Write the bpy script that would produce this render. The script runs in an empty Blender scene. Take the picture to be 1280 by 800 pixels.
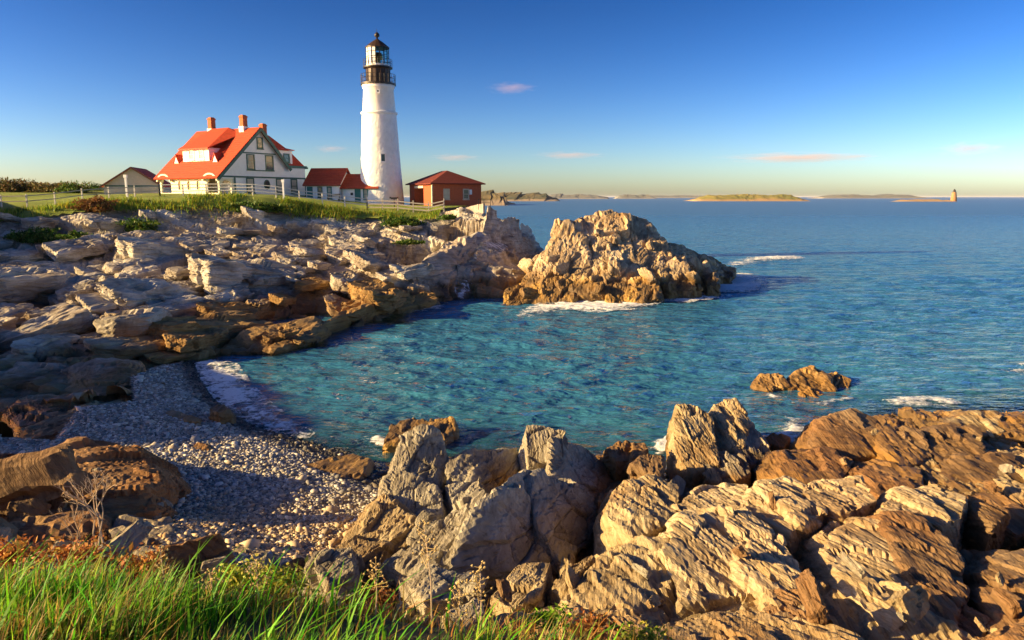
import bpy, bmesh, math, random
import numpy as np
from mathutils import Vector, Matrix
from mathutils.geometry import delaunay_2d_cdt, tessellate_polygon

R = math.radians
scene = bpy.context.scene
col = scene.collection
random.seed(7)
rng = np.random.default_rng(7)

# ---------------------------------------------------------------- camera
CAM_H, FPX = 9.0, 900.0
PITCH = math.atan(154.0 / FPX)
cam_d = bpy.data.cameras.new('camera')
cam_d.sensor_width = 36.0
cam_d.lens = 36.0 * FPX / 1280.0
cam_d.clip_start = 0.1
cam_d.clip_end = 90000
cam = bpy.data.objects.new('camera', cam_d)
cam.location = (0, 0, CAM_H)
cam.rotation_euler = (math.pi / 2 - PITCH, 0, 0)
col.objects.link(cam)
scene.camera = cam

# ---------------------------------------------------------------- sky, sun, exposure
SUN_FROM = Vector((-0.975, -0.222, 0.0)).normalized()
SUN_EL = R(18.0)
world = bpy.data.worlds.new('World')
scene.world = world
world.use_nodes = True
wn = world.node_tree.nodes
wl = world.node_tree.links
wn.clear()
sky = wn.new('ShaderNodeTexSky')
sky.sky_type = 'NISHITA'
sky.sun_disc = False
sky.sun_elevation = SUN_EL
sky.sun_rotation = math.atan2(SUN_FROM.x, SUN_FROM.y)
sky.altitude = 0
sky.air_density = 0.72
sky.dust_density = 0.6
sky.ozone_density = 1.2
bg = wn.new('ShaderNodeBackground')
bg.inputs['Strength'].default_value = 0.15
wo = wn.new('ShaderNodeOutputWorld')
# film response of the photograph: deeper blue overhead, the same curve over the whole sky
sk_s = wn.new('ShaderNodeVectorMath'); sk_s.operation = 'MULTIPLY'; sk_s.inputs[1].default_value = (.107, .1025, .108)
sk_g = wn.new('ShaderNodeGamma'); sk_g.inputs['Gamma'].default_value = 1.9
sk_h = wn.new('ShaderNodeHueSaturation'); sk_h.inputs['Saturation'].default_value = 1.12
sk_u = wn.new('ShaderNodeVectorMath'); sk_u.operation = 'SCALE'; sk_u.inputs[3].default_value = 1.0 / 0.13
wl.new(sky.outputs[0], sk_s.inputs[0]); wl.new(sk_s.outputs[0], sk_g.inputs['Color']); wl.new(sk_g.outputs[0], sk_h.inputs['Color'])
wl.new(sk_h.outputs[0], sk_u.inputs[0]); wl.new(sk_u.outputs[0], bg.inputs['Color'])
wl.new(bg.outputs[0], wo.inputs['Surface'])

sun_d = bpy.data.lights.new('sun', 'SUN')
sun_d.energy = 5.0
sun_d.angle = R(0.55)
sun_d.color = (1.0, 0.71, 0.31)
sun = bpy.data.objects.new('sun', sun_d)
to_sun = Vector((SUN_FROM.x * math.cos(SUN_EL), SUN_FROM.y * math.cos(SUN_EL), math.sin(SUN_EL)))
sun.rotation_euler = to_sun.to_track_quat('Z', 'Y').to_euler()
sun.location = to_sun * 200
col.objects.link(sun)
scene.view_settings.view_transform = 'Standard'
scene.view_settings.look = 'None'
scene.view_settings.exposure = 1.22
scene.view_settings.gamma = 1.0
scene.render.engine = 'CYCLES'
scene.cycles.max_bounces = 8
scene.cycles.transparent_max_bounces = 24
scene.cycles.sample_clamp_indirect = 4.0
scene.cycles.sample_clamp_direct = 6.0
scene.cycles.use_denoising = True

# ---------------------------------------------------------------- helpers
CP, SP = math.cos(PITCH), math.sin(PITCH)
def ray(px, py):
    u = (px - 640.0) / FPX; v = (400.0 - py) / FPX
    return u, CP + v * SP, -SP + v * CP
def Wz(px, py, z):                       # photo measurement -> world point at height z
    u, dy, dz = ray(px, py); t = (z - CAM_H) / dz
    return (u * t, dy * t, z)
def Wy(px, py, Y):                       # photo measurement -> world point at distance Y
    u, dy, dz = ray(px, py); t = Y / dy
    return (u * t, Y, CAM_H + dz * t)

def tag(o, label=None, cat=None, group=None, kind=None):
    if label: o['label'] = label
    if cat: o['category'] = cat
    if group: o['group'] = group
    if kind: o['kind'] = kind
    return o
def empty(name, loc=(0, 0, 0), rz=0.0):
    o = bpy.data.objects.new(name, None)
    o.location = loc; o.rotation_euler = (0, 0, rz); o.empty_display_size = 0.3
    col.objects.link(o)
    return o
def link(name, me, mat=None, parent=None):
    if mat is not None and len(me.materials) == 0: me.materials.append(mat)
    o = bpy.data.objects.new(name, me)
    col.objects.link(o)
    if parent is not None: o.parent = parent
    return o
def np_mesh(name, V, F, smooth=False):
    """V (n,3) float, F (m,k) int with k = 3 or 4"""
    V = np.ascontiguousarray(V, dtype=np.float32); F = np.ascontiguousarray(F, dtype=np.int32)
    me = bpy.data.meshes.new(name)
    m, k = F.shape
    me.vertices.add(len(V)); me.vertices.foreach_set('co', V.ravel())
    me.loops.add(m * k); me.loops.foreach_set('vertex_index', F.ravel())
    me.polygons.add(m)
    me.polygons.foreach_set('loop_start', np.arange(0, m * k, k, dtype=np.int32))
    me.polygons.foreach_set('use_smooth', np.full(m, smooth, dtype=bool))
    me.update(calc_edges=True)
    me.validate()
    return me
def set_attr(me, name, vals):
    a = me.attributes.new(name, 'FLOAT', 'POINT')
    a.data.foreach_set('value', np.ascontiguousarray(vals, dtype=np.float32))
def set_col(me, name, vals):
    a = me.attributes.new(name, 'FLOAT_COLOR', 'POINT')
    c = np.ones((len(vals), 4), dtype=np.float32); c[:, :3] = vals
    a.data.foreach_set('color', c.ravel())

class MB:
    """collects boxes, tubes and polygons and links them as one mesh object"""
    def __init__(s): s.v = []; s.f = []
    def add(s, vs, fs):
        n = len(s.v); s.v += [tuple(p) for p in vs]; s.f += [tuple(i + n for i in f) for f in fs]; return s
    def box(s, x0, x1, y0, y1, z0, z1):
        return s.add([(x0, y0, z0), (x1, y0, z0), (x1, y1, z0), (x0, y1, z0), (x0, y0, z1), (x1, y0, z1), (x1, y1, z1), (x0, y1, z1)],
                     [(3, 2, 1, 0), (4, 5, 6, 7), (0, 1, 5, 4), (1, 2, 6, 5), (2, 3, 7, 6), (3, 0, 4, 7)])
    def bar(s, a, b, w, h=None):
        a = Vector(a); b = Vector(b); h = h or w
        d = (b - a).normalized(); up = Vector((0, 0, 1)) if abs(d.z) < .95 else Vector((1, 0, 0))
        x = d.cross(up).normalized() * w / 2; y = d.cross(x).normalized() * h / 2
        vs = [a - x - y, a + x - y, a + x + y, a - x + y, b - x - y, b + x - y, b + x + y, b - x + y]
        return s.add(vs, [(3, 2, 1, 0), (4, 5, 6, 7), (0, 1, 5, 4), (1, 2, 6, 5), (2, 3, 7, 6), (3, 0, 4, 7)])
    def tube(s, pts, rad, n=6):
        pts = [Vector(p) for p in pts]; rings = []
        for i, p in enumerate(pts):
            d = (pts[min(i + 1, len(pts) - 1)] - pts[max(i - 1, 0)]).normalized()
            up = Vector((0, 0, 1)) if abs(d.z) < .9 else Vector((1, 0, 0))
            x = d.cross(up).normalized(); y = d.cross(x).normalized()
            r = rad[i] if isinstance(rad, (list, tuple)) else rad
            rings.append([p + (x * math.cos(2 * math.pi * k / n) + y * math.sin(2 * math.pi * k / n)) * r for k in range(n)])
        vs = [q for r_ in rings for q in r_]; fs = []
        for i in range(len(rings) - 1):
            for k in range(n):
                fs.append((i * n + k, i * n + (k + 1) % n, (i + 1) * n + (k + 1) % n, (i + 1) * n + k))
        fs.append(tuple(range(n - 1, -1, -1))); fs.append(tuple((len(rings) - 1) * n + k for k in range(n)))
        return s.add(vs, fs)
    def lathe(s, prof, n=40, c=(0, 0)):
        vs = [(c[0] + r * math.cos(2 * math.pi * k / n), c[1] + r * math.sin(2 * math.pi * k / n), z) for r, z in prof for k in range(n)]
        fs = []
        for i in range(len(prof) - 1):
            for k in range(n):
                fs.append((i * n + k, i * n + (k + 1) % n, (i + 1) * n + (k + 1) % n, (i + 1) * n + k))
        fs.append(tuple(range(n - 1, -1, -1))); fs.append(tuple((len(prof) - 1) * n + k for k in range(n)))
        return s.add(vs, fs)
    def slab(s, pts, th):
        """polygon given in 3D extruded by vector th"""
        n = len(pts); th = Vector(th)
        vs = [Vector(p) for p in pts] + [Vector(p) + th for p in pts]
        fs = [tuple(range(n)), tuple(range(2 * n - 1, n - 1, -1))] + [(i, i + n, (i + 1) % n + n, (i + 1) % n) for i in range(n)]
        return s.add(vs, fs)
    def holed(s, outer, holes, y0, y1):
        """wall in the local xz plane with openings, from depth y0 to y1"""
        loops = [outer] + holes
        tri = tessellate_polygon([[Vector((x, z, 0)) for x, z in l] for l in loops])
        flat = [p for l in loops for p in l]; n = len(flat)
        vs = [(x, y0, z) for x, z in flat] + [(x, y1, z) for x, z in flat]
        fs = [tuple(t) for t in tri] + [tuple(i + n for i in reversed(t)) for t in tri]
        o = 0
        for l in loops:
            m = len(l)
            for i in range(m):
                a, b = o + i, o + (i + 1) % m
                fs.append((a, b, b + n, a + n))
            o += m
        return s.add(vs, fs)
    def build(s, name, mat, parent=None, smooth=False, fixn=True):
        me = bpy.data.meshes.new(name); me.from_pydata(s.v, [], s.f); me.update()
        if fixn:
            bm = bmesh.new(); bm.from_mesh(me); bmesh.ops.recalc_face_normals(bm, faces=bm.faces); bm.to_mesh(me); bm.free()
        if smooth:
            for p in me.polygons: p.use_smooth = True
        return link(name, me, mat, parent)

# ---------------------------------------------------------------- numpy noise
def _h(ix, iy, iz, seed):
    h = (ix.astype(np.int64) * 374761393 + iy.astype(np.int64) * 668265263 + iz.astype(np.int64) * 2147483647 + seed * 974634777) & 0xFFFFFFFF
    h = ((h ^ (h >> 13)) * 1274126177) & 0xFFFFFFFF
    h = ((h ^ (h >> 16)) * 2246822519) & 0xFFFFFFFF
    return (h ^ (h >> 15)) & 0xFFFFFFFF
def _f(h): return h.astype(np.float64) / 4294967295.0
def vnoise(P, seed=0):
    I = np.floor(P).astype(np.int64); f = P - I; f = f * f * f * (f * (f * 6 - 15) + 10)
    out = 0
    for dx in (0, 1):
        wx = f[:, 0] if dx else 1 - f[:, 0]
        for dy in (0, 1):
            wy = f[:, 1] if dy else 1 - f[:, 1]
            for dz in (0, 1):
                wz = f[:, 2] if dz else 1 - f[:, 2]
                out = out + wx * wy * wz * _f(_h(I[:, 0] + dx, I[:, 1] + dy, I[:, 2] + dz, seed))
    return out * 2 - 1
def fbm(P, seed=0, oct=4, gain=.5):
    a = 1.0; s = 0; t = 0
    for i in range(oct):
        s = s + a * vnoise(P * (2.0 ** i) + 17.3 * i, seed + i); t += a; a *= gain
    return s / t
def worley(P, seed=0):
    """nearest and second distance, two random numbers of the nearest cell and the offset to its centre"""
    I = np.floor(P).astype(np.int64); n = len(P)
    F1 = np.full(n, 9.0); F2 = np.full(n, 9.0); H = np.zeros(n, dtype=np.int64); O = np.zeros((n, 3))
    for dx in (-1, 0, 1):
        for dy in (-1, 0, 1):
            for dz in (-1, 0, 1):
                cx = I[:, 0] + dx; cy = I[:, 1] + dy; cz = I[:, 2] + dz
                h = _h(cx, cy, cz, seed)
                ox = cx + .15 + .7 * (h & 1023) / 1023.0 - P[:, 0]
                oy = cy + .15 + .7 * ((h >> 10) & 1023) / 1023.0 - P[:, 1]
                oz = cz + .15 + .7 * ((h >> 20) & 1023) / 1023.0 - P[:, 2]
                d = np.sqrt(ox * ox + oy * oy + oz * oz)
                m = d < F1
                F2 = np.where(m, F1, np.minimum(F2, d))
                F1 = np.where(m, d, F1); H = np.where(m, h, H)
                O[m, 0] = ox[m]; O[m, 1] = oy[m]; O[m, 2] = oz[m]
    z = np.zeros_like(H)
    return F1, F2, _f(_h(H, z, z + 1, 5)), _f(_h(H, z, z + 2, 9)), _f(_h(H, z, z + 3, 11)), O
def frame(strike_deg, dip_deg):
    """columns: along strike, down the dip, across the beds"""
    a = R(strike_deg); d = R(dip_deg)
    s = np.array([math.cos(a), math.sin(a), 0.0]); h = np.array([math.sin(a), -math.cos(a), 0.0])
    dd = h * math.cos(d) + np.array([0, 0, -math.sin(d)])
    return np.stack([s, dd, np.cross(s, dd)], axis=1)
FR = frame(80, 52)
def rock_disp(P, fr=FR, L=1.0, amp=1.0, seed=0, fine=True):
    """how far a rock face stands proud: joint blocks, thin beds, cracks"""
    q = P @ fr
    w = np.stack([vnoise(P * .45 / L, seed + 50), vnoise(P * .45 / L, seed + 51), vnoise(P * .45 / L, seed + 52)], axis=1)
    q = q + w * .16 * L
    d = 0
    f1, f2, a, b, c, o = worley(q / (np.array([2.3, 1.5, .75]) * L), seed)
    d = d + L * .40 * (a - .5) + L * .34 * ((b - .5) * o[:, 0] + (c - .5) * o[:, 1])
    e = np.clip((f2 - f1) / .07, 0, 1); d = d - L * .16 * (1 - e) ** 2
    f1, f2, a, b, c, o = worley(q / (np.array([.95, .55, .24]) * L), seed + 3)
    d = d + L * .07 * (a - .5) + L * .10 * ((b - .5) * o[:, 0] + (c - .5) * o[:, 1])
    e = np.clip((f2 - f1) / .09, 0, 1); d = d - L * .06 * (1 - e) ** 2
    for sp, wa, am in ((.44, .30, .12), (.15, .35, .035)):      # beds: straight steps with broken ends
        t = q[:, 2] / (sp * L) + wa * vnoise(q * np.array([.3, .4, .4]) / L, seed + 14)
        k = np.floor(t); fr_ = t - k; kz = k * 0
        st = np.floor(q[:, 0] / (sp * 6.5 * L) + 7.3 * _f(_h(k, kz, kz, seed + 2)))
        lay = _f(_h(k, st, kz, seed + 21)) - .5
        d = d + L * am * lay + L * am * .3 * (fr_ - .5)
    if fine:
        f1, f2, a, b, c, o = worley(q / (np.array([.36, .2, .085]) * L), seed + 6)
        d = d + L * .05 * (a - .5)
        lam = vnoise(q * np.array([.6, 1.1, 9.0]) / L, seed + 8) + .8 * vnoise(q * np.array([1.0, 2.0, 22.0]) / L, seed + 18)
        d = d + L * .022 * lam + L * .03 * fbm(P * 3.0 / L, seed + 9, 3)
    return d * amp
# ---------------------------------------------------------------- materials
def mat(name):
    m = bpy.data.materials.new(name); m.use_nodes = True
    nt = m.node_tree; b = nt.nodes['Principled BSDF']
    return m, nt, nt.nodes, nt.links, b
def noise_node(nt, vec, scale, detail=4, rough=.55, dist=0.0):
    n = nt.nodes.new('ShaderNodeTexNoise'); n.inputs['Scale'].default_value = scale
    n.inputs['Detail'].default_value = detail; n.inputs['Roughness'].default_value = rough; n.inputs['Distortion'].default_value = dist
    if vec is not None: nt.links.new(vec, n.inputs['Vector'])
    return n
def ramp(nt, fac, stops, interp='LINEAR'):
    n = nt.nodes.new('ShaderNodeValToRGB'); n.color_ramp.interpolation = interp
    e = n.color_ramp.elements
    while len(e) < len(stops): e.new(.5)
    for i, (p, c) in enumerate(stops):
        e[i].position = p; e[i].color = (*c, 1) if len(c) == 3 else c
    nt.links.new(fac, n.inputs[0])
    return n
def mix(nt, fac, a, b, mode='MIX'):
    n = nt.nodes.new('ShaderNodeMix'); n.data_type = 'RGBA'; n.blend_type = mode
    for sock, v in ((n.inputs[0], fac), (n.inputs[6], a), (n.inputs[7], b)):
        if hasattr(v, 'is_linked') or hasattr(v, 'node'): nt.links.new(v, sock)
        elif isinstance(v, (int, float)): sock.default_value = v
        else: sock.default_value = (*v, 1) if len(v) == 3 else v
    return n.outputs[2]
def math_n(nt, op, a, b=None, clamp=False):
    n = nt.nodes.new('ShaderNodeMath'); n.operation = op; n.use_clamp = clamp
    for i, v in enumerate((a, b)):
        if v is None: continue
        if isinstance(v, (int, float)): n.inputs[i].default_value = v
        else: nt.links.new(v, n.inputs[i])
    return n.outputs[0]
def maprange(nt, v, a, b, c=0.0, d=1.0):
    n = nt.nodes.new('ShaderNodeMapRange')
    nt.links.new(v, n.inputs[0])
    for i, x in enumerate((a, b, c, d)): n.inputs[i + 1].default_value = x
    return n.outputs[0]
def bump(nt, h, strength, dist, normal=None):
    n = nt.nodes.new('ShaderNodeBump'); n.inputs['Strength'].default_value = strength; n.inputs['Distance'].default_value = dist
    nt.links.new(h, n.inputs['Height'])
    if normal is not None: nt.links.new(normal, n.inputs['Normal'])
    return n.outputs[0]

def rock_material(name, pale, mid, dark, rust, tide=1.1, scale=1.0, ochre=(.30, .155, .035), strike=80, dip=52, rust_amt=.5, stain_amt=.65):
    m, nt, N, L, b = mat(name)
    geo = N.new('ShaderNodeNewGeometry'); pos = geo.outputs['Position']
    mp = N.new('ShaderNodeMapping'); mp.vector_type = 'TEXTURE'
    fr = Matrix(frame(strike, dip).tolist())
    mp.inputs['Rotation'].default_value = fr.to_euler()
    mp.inputs['Scale'].default_value = (1.6 * scale, .8 * scale, .16 * scale)
    L.new(pos, mp.inputs['Vector'])
    beds = noise_node(nt, mp.outputs[0], 1.0, 6, .62, .3)
    mp3 = N.new('ShaderNodeMapping'); mp3.vector_type = 'TEXTURE'; mp3.inputs['Rotation'].default_value = fr.to_euler()
    mp3.inputs['Scale'].default_value = (.9 * scale, .5 * scale, .042 * scale); L.new(pos, mp3.inputs['Vector'])
    lines = noise_node(nt, mp3.outputs[0], 1.0, 4, .6, .5)
    blot = noise_node(nt, pos, .55 / scale, 5, .6)
    big = noise_node(nt, pos, .16 / scale, 4, .55)
    c1 = ramp(nt, beds.outputs[0], [(.30, dark), (.44, mid), (.56, pale), (.75, mid)])
    c2 = ramp(nt, blot.outputs[0], [(.30, dark), (.50, mid), (.68, pale)])
    c = mix(nt, .5, c1.outputs[0], c2.outputs[0])
    rf = ramp(nt, big.outputs[0], [(.46, (0, 0, 0)), (.64, (1, 1, 1))])
    rf2 = math_n(nt, 'MULTIPLY', rf.outputs[0], rust_amt)
    c = mix(nt, rf2, c, rust)
    # lichen specks and dark seams
    sp = noise_node(nt, pos, 9.0 / scale, 3, .6)
    sf = ramp(nt, sp.outputs[0], [(.58, (0, 0, 0)), (.70, (1, 1, 1))])
    c = mix(nt, math_n(nt, 'MULTIPLY', sf.outputs[0], .35), c, dark)
    mp2 = N.new('ShaderNodeMapping'); mp2.vector_type = 'TEXTURE'
    mp2.inputs['Rotation'].default_value = fr.to_euler(); mp2.inputs['Scale'].default_value = (1.4 * scale, .7 * scale, .30 * scale)
    wn_ = noise_node(nt, pos, 1.3 / scale, 3, .5)
    vadd = N.new('ShaderNodeVectorMath'); vadd.operation = 'MULTIPLY_ADD'
    L.new(wn_.outputs['Color'], vadd.inputs[0]); vadd.inputs[1].default_value = (.5, .5, .5); L.new(pos, vadd.inputs[2])
    L.new(vadd.outputs[0], mp2.inputs['Vector'])
    seam = noise_node(nt, mp2.outputs[0], 1.6, 5, .7, .6)
    sm = ramp(nt, seam.outputs[0], [(.30, (.30, .25, .20)), (.40, (1, 1, 1))])
    c = mix(nt, .75, c, sm.outputs[0], 'MULTIPLY')
    c = mix(nt, .55, c, ramp(nt, lines.outputs[0], [(.32, (.55, .50, .45)), (.5, (1, 1, 1))]).outputs[0], 'MULTIPLY')
    stain = noise_node(nt, pos, .30 / scale, 6, .68, .8)
    c = mix(nt, stain_amt, c, ramp(nt, stain.outputs[0], [(.34, (.40, .32, .25)), (.54, (1, 1, 1))]).outputs[0], 'MULTIPLY')
    # the band the tide reaches: brown weed and black stain
    sep = N.new('ShaderNodeSeparateXYZ'); L.new(pos, sep.inputs[0])
    tn = noise_node(nt, pos, .5, 4, .6)
    zz = math_n(nt, 'ADD', sep.outputs[2], math_n(nt, 'MULTIPLY', math_n(nt, 'SUBTRACT', tn.outputs[0], .5), -2.2))
    tf = maprange(nt, zz, tide * .75, tide * 1.25, 1.0, 0.0)
    wc = ramp(nt, blot.outputs[0], [(.34, (.05, .032, .016)), (.48, (.20, .11, .035)), (.62, ochre)])
    c = mix(nt, math_n(nt, 'MULTIPLY', tf, .88), c, wc.outputs[0])
    L.new(c, b.inputs['Base Color'])
    L.new(maprange(nt, tf, 0, 1, .88, .55), b.inputs['Roughness'])
    b.inputs['Specular IOR Level'].default_value = .3
    fine = noise_node(nt, pos, 16 / scale, 5, .65)
    n1 = bump(nt, beds.outputs[0], .8, .09 * scale)
    n2 = bump(nt, seam.outputs[0], .7, .05 * scale, n1)
    n2 = bump(nt, lines.outputs[0], .8, .035 * scale, n2)
    n3 = bump(nt, fine.outputs[0], .65, .026 * scale, n2)
    L.new(n3, b.inputs['Normal'])
    return m
M = {}
M['rock_near'] = rock_material('sunlit shore rock', (0.589, 0.485, 0.294), (0.399, 0.293, 0.152), (0.133, 0.091, 0.047), (0.361, 0.172, 0.047), tide=.75, rust_amt=.55)
M['rock_grey'] = rock_material('grey ledge rock', (0.551, 0.505, 0.388), (0.342, 0.303, 0.225), (0.104, 0.091, 0.073), (0.323, 0.202, 0.084), tide=.8, strike=70, dip=60, rust_amt=.35)
M['rock_brown'] = rock_material('brown weathered rock', (0.342, 0.232, 0.126), (0.228, 0.136, 0.063), (0.085, 0.051, 0.026), (0.285, 0.121, 0.037), tide=1.0, rust_amt=.6)
M['rock_head'] = rock_material('pale headland rock', (.76, .71, .60), (.52, .475, .395), (.125, .11, .09), (.46, .29, .13), tide=1.6, scale=1.7, strike=72, dip=14, rust_amt=.4, stain_amt=.85, ochre=(.36, .22, .08))
M['rock_gold'] = rock_material('golden ledge rock', (.50, .34, .15), (.35, .21, .08), (.11, .07, .035), (.46, .24, .06), tide=.35, scale=1.4, strike=72, dip=14, rust_amt=.5, stain_amt=.65)
M['rock_isle'] = rock_material('ochre island rock', (.72, .60, .42), (.50, .37, .21), (.15, .10, .06), (.50, .28, .09), tide=2.2, scale=1.6, strike=60, dip=60, rust_amt=.5, ochre=(.46, .26, .05), stain_amt=.75)

M['rock_pale'] = rock_material('cream shore rock', (.70, .57, .37), (.48, .36, .20), (.16, .115, .06), (.42, .22, .08), tide=.6, strike=112, dip=60, rust_amt=.35, stain_amt=.55)
M['rock_band'] = rock_material('banded brown rock', (.50, .33, .17), (.29, .175, .085), (.085, .055, .032), (.50, .20, .05), tide=.5, strike=20, dip=66, rust_amt=.7, stain_amt=.7)
def simple(name, color, rough=.7, var=.12, scale=3.0, bmp=0.0, metallic=0.0, spec=.4):
    m, nt, N, L, b = mat(name)
    tc = N.new('ShaderNodeTexCoord')
    n = noise_node(nt, tc.outputs['Object'], scale, 4, .6)
    lo = tuple(max(0, x * (1 - var)) for x in color); hi = tuple(min(1, x * (1 + var)) for x in color)
    c = ramp(nt, n.outputs[0], [(.3, lo), (.7, hi)])
    L.new(c.outputs[0], b.inputs['Base Color'])
    b.inputs['Roughness'].default_value = rough; b.inputs['Metallic'].default_value = metallic
    b.inputs['Specular IOR Level'].default_value = spec
    if bmp: L.new(bump(nt, n.outputs[0], .6, bmp), b.inputs['Normal'])
    return m
def attr_mat(name, attr, rough=.7, transl=0.0, spec=.3):
    m, nt, N, L, b = mat(name)
    a = N.new('ShaderNodeAttribute'); a.attribute_name = attr
    L.new(a.outputs['Color'], b.inputs['Base Color']); b.inputs['Roughness'].default_value = rough
    b.inputs['Specular IOR Level'].default_value = spec
    if transl:
        t = N.new('ShaderNodeBsdfTranslucent'); L.new(a.outputs['Color'], t.inputs['Color'])
        mx = N.new('ShaderNodeMixShader'); mx.inputs[0].default_value = transl
        L.new(b.outputs[0], mx.inputs[1]); L.new(t.outputs[0], mx.inputs[2])
        L.new(mx.outputs[0], N['Material Output'].inputs['Surface'])
    return m
M['white'] = simple('white painted boards', (.86, .86, .84), .6, .05, 2.0)
M['tower_white'] = simple('whitewashed rubble stone', (.86, .85, .82), .75, .08, 1.6, .05)
M['cream'] = simple('cream porch paint', (.78, .72, .52), .6, .06, 2.0)
M['red_roof'] = simple('red roof shingles', (.50, .060, .018), .7, .18, 2.5, .02)
M['link_roof'] = simple('darker red link roof', (.30, .042, .018), .75, .2, 2.5, .02)
M['trim'] = simple('dark green trim', (.035, .11, .085), .5, .15, 4)
M['teal_door'] = simple('teal door paint', (.02, .16, .15), .5, .15, 4)
M['chimney'] = simple('orange chimney brick', (.42, .12, .045), .85, .2, 6)
M['brick'] = simple('red brick', (.46, .105, .042), .85, .2, 5)
M['window_dark'] = simple('dark window glass', (.03, .045, .05), .12, .2, 3, spec=.8)
M['blind'] = simple('drawn window blind', (.50, .46, .36), .7, .1, 3)
M['black_iron'] = simple('black painted iron', (.022, .018, .015), .45, .3, 5)
M['brown_iron'] = simple('weathered dark lantern iron', (.04, .022, .014), .5, .35, 3)
M['grey_wood'] = simple('weathered fence wood', (.46, .40, .33), .85, .2, 8)
M['pale_wood'] = simple('whitened fence wood', (.66, .62, .55), .8, .12, 8)
M['stone'] = simple('pale mortared stone', (.50, .42, .33), .9, .25, 1.5, .05)
M['garage_wall'] = simple('pale grey shingle wall', (.46, .43, .40), .8, .08, 3)
M['lens'] = simple('amber lens brass', (.30, .15, .05), .3, .2, 4, metallic=.5)
m, nt, N, L, b = mat('lantern pane glass'); b.inputs['Base Color'].default_value = (.75, .95, .9, 1); b.inputs['Roughness'].default_value = .05
b.inputs['Transmission Weight'].default_value = 1.0; b.inputs['IOR'].default_value = 1.05; M['pane'] = m
M['grass'] = attr_mat('grass blades', 'tint', .5, .5)
M['pebble'] = attr_mat('beach pebbles', 'tint', .7)
M['leaf'] = attr_mat('shrub leaves', 'tint', .6, .3)
M['twig'] = simple('bleached dry twig', (.62, .46, .30), .8, .2, 6)
m, nt, N, L, b = mat('sea foam'); b.inputs['Base Color'].default_value = (.88, .90, .90, 1); b.inputs['Roughness'].default_value = .8
geo = N.new('ShaderNodeNewGeometry'); da = N.new('ShaderNodeAttribute'); da.attribute_name = 'froth'
f1 = noise_node(nt, geo.outputs['Position'], 3.2, 6, .68, .6); f2 = noise_node(nt, geo.outputs['Position'], 14, 4, .6)
fa = math_n(nt, 'ADD', math_n(nt, 'ADD', da.outputs['Fac'], math_n(nt, 'MULTIPLY', math_n(nt, 'SUBTRACT', f1.outputs[0], .5), 2.2)), math_n(nt, 'MULTIPLY', math_n(nt, 'SUBTRACT', f2.outputs[0], .5), .7))
L.new(maprange(nt, fa, .05, .75, 0, .95), b.inputs['Alpha']); L.new(bump(nt, f2.outputs[0], .6, .04), b.inputs['Normal']); M['foam'] = m
# ---------------------------------------------------------------- lie of the land: measured points joined into a surface
TP = []
def tz(z, *pts): TP.extend(Wz(x, y, z) for x, y in pts)
def ty(*pts): TP.extend(Wy(x, y, Y) for x, y, Y in pts)
# sea floor
for p in [(-6, 75, -3), (-3, 60, -4), (0, 45, -4), (12, 45, -5), (-8, 38, -2.5), (5, 34, -3), (20, 40, -5), (12, 60, -6), (8, 85, -4), (3, 100, -3),
          (60, 25, -4), (60, 60, -8), (60, 170, -10), (20, 130, -8), (0, 125, -4), (-20, 128, -2), (-60, 160, 3), (-140, 160, 10), (-140, -20, 9), (60, -20, 6)]: TP.append(p)
# waterline of the headland, then its drop
tz(-.1, (300, 446), (345, 448), (400, 426), (440, 406), (505, 386), (545, 378), (580, 364), (625, 347), (652, 328))
tz(-2.2, (330, 462), (410, 440), (460, 415), (520, 397), (600, 372), (650, 355))
TP += [(4.2, 100, -.2), (3.5, 106, -.2), (-2, 112, -.2), (-15, 116, 0)]
# orange lower ledge
ty((265, 432, 41), (340, 419, 41.6), (395, 402, 45), (425, 391, 50.3), (470, 378, 53), (503, 366, 58.2), (400, 368, 57), (300, 405, 47), (470, 358, 60))
# pale slabs above it
ty((515, 338, 60.3), (445, 352, 60), (580, 318, 68), (600, 303, 72), (480, 330, 65), (400, 334, 63), (330, 350, 58), (210, 352, 56), (250, 372, 52), (210, 400, 45.5),
   (100, 400, 43), (0, 405, 41.5), (-60, 410, 41), (60, 372, 48), (0, 345, 54), (110, 350, 55), (0, 325, 59), (-80, 320, 60), (150, 312, 65), (300, 305, 70), (450, 303, 76), (530, 292, 80), (590, 290, 77))
# cliff under the brick building
ty((560, 276, 84), (600, 262, 82.5), (612, 259, 82), (640, 273, 88), (655, 285, 92), (667, 297, 97), (650, 305, 84.5), (625, 300, 79), (612, 290, 79.5), (638, 330, 83), (665, 312, 97))
# foot and brow of the upper bluff
ty((0, 305, 67), (100, 298, 69), (200, 292, 73), (280, 290, 76), (350, 286, 78.5), (430, 288, 80), (500, 283, 82), (-80, 300, 66))
ty((0, 268, 73), (60, 262, 74), (110, 254, 76), (200, 249, 79), (260, 245, 80.5), (330, 247, 82), (400, 259, 84.5), (470, 269, 86), (530, 272, 88), (-80, 270, 72))
# plateau
ty((0, 251, 98), (60, 247, 100), (110, 245, 92), (200, 243.5, 90), (275, 243, 91), (340, 244, 92), (385, 248, 97), (430, 252, 97), (478, 257, 97), (541, 258, 94.5), (598, 258, 96), (575, 262, 88), (500, 263, 90))
TP += [(-17, 105, 7.9), (-30, 106, 9.2), (-45, 106, 9.3), (-6, 105, 7.8), (-60, 110, 9.0), (-80, 100, 8.8), (-30, 118, 8), (-70, 125, 10), (-10, 110, 6.5), (-100, 120, 10), (-48, 96, 9.35)]
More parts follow.
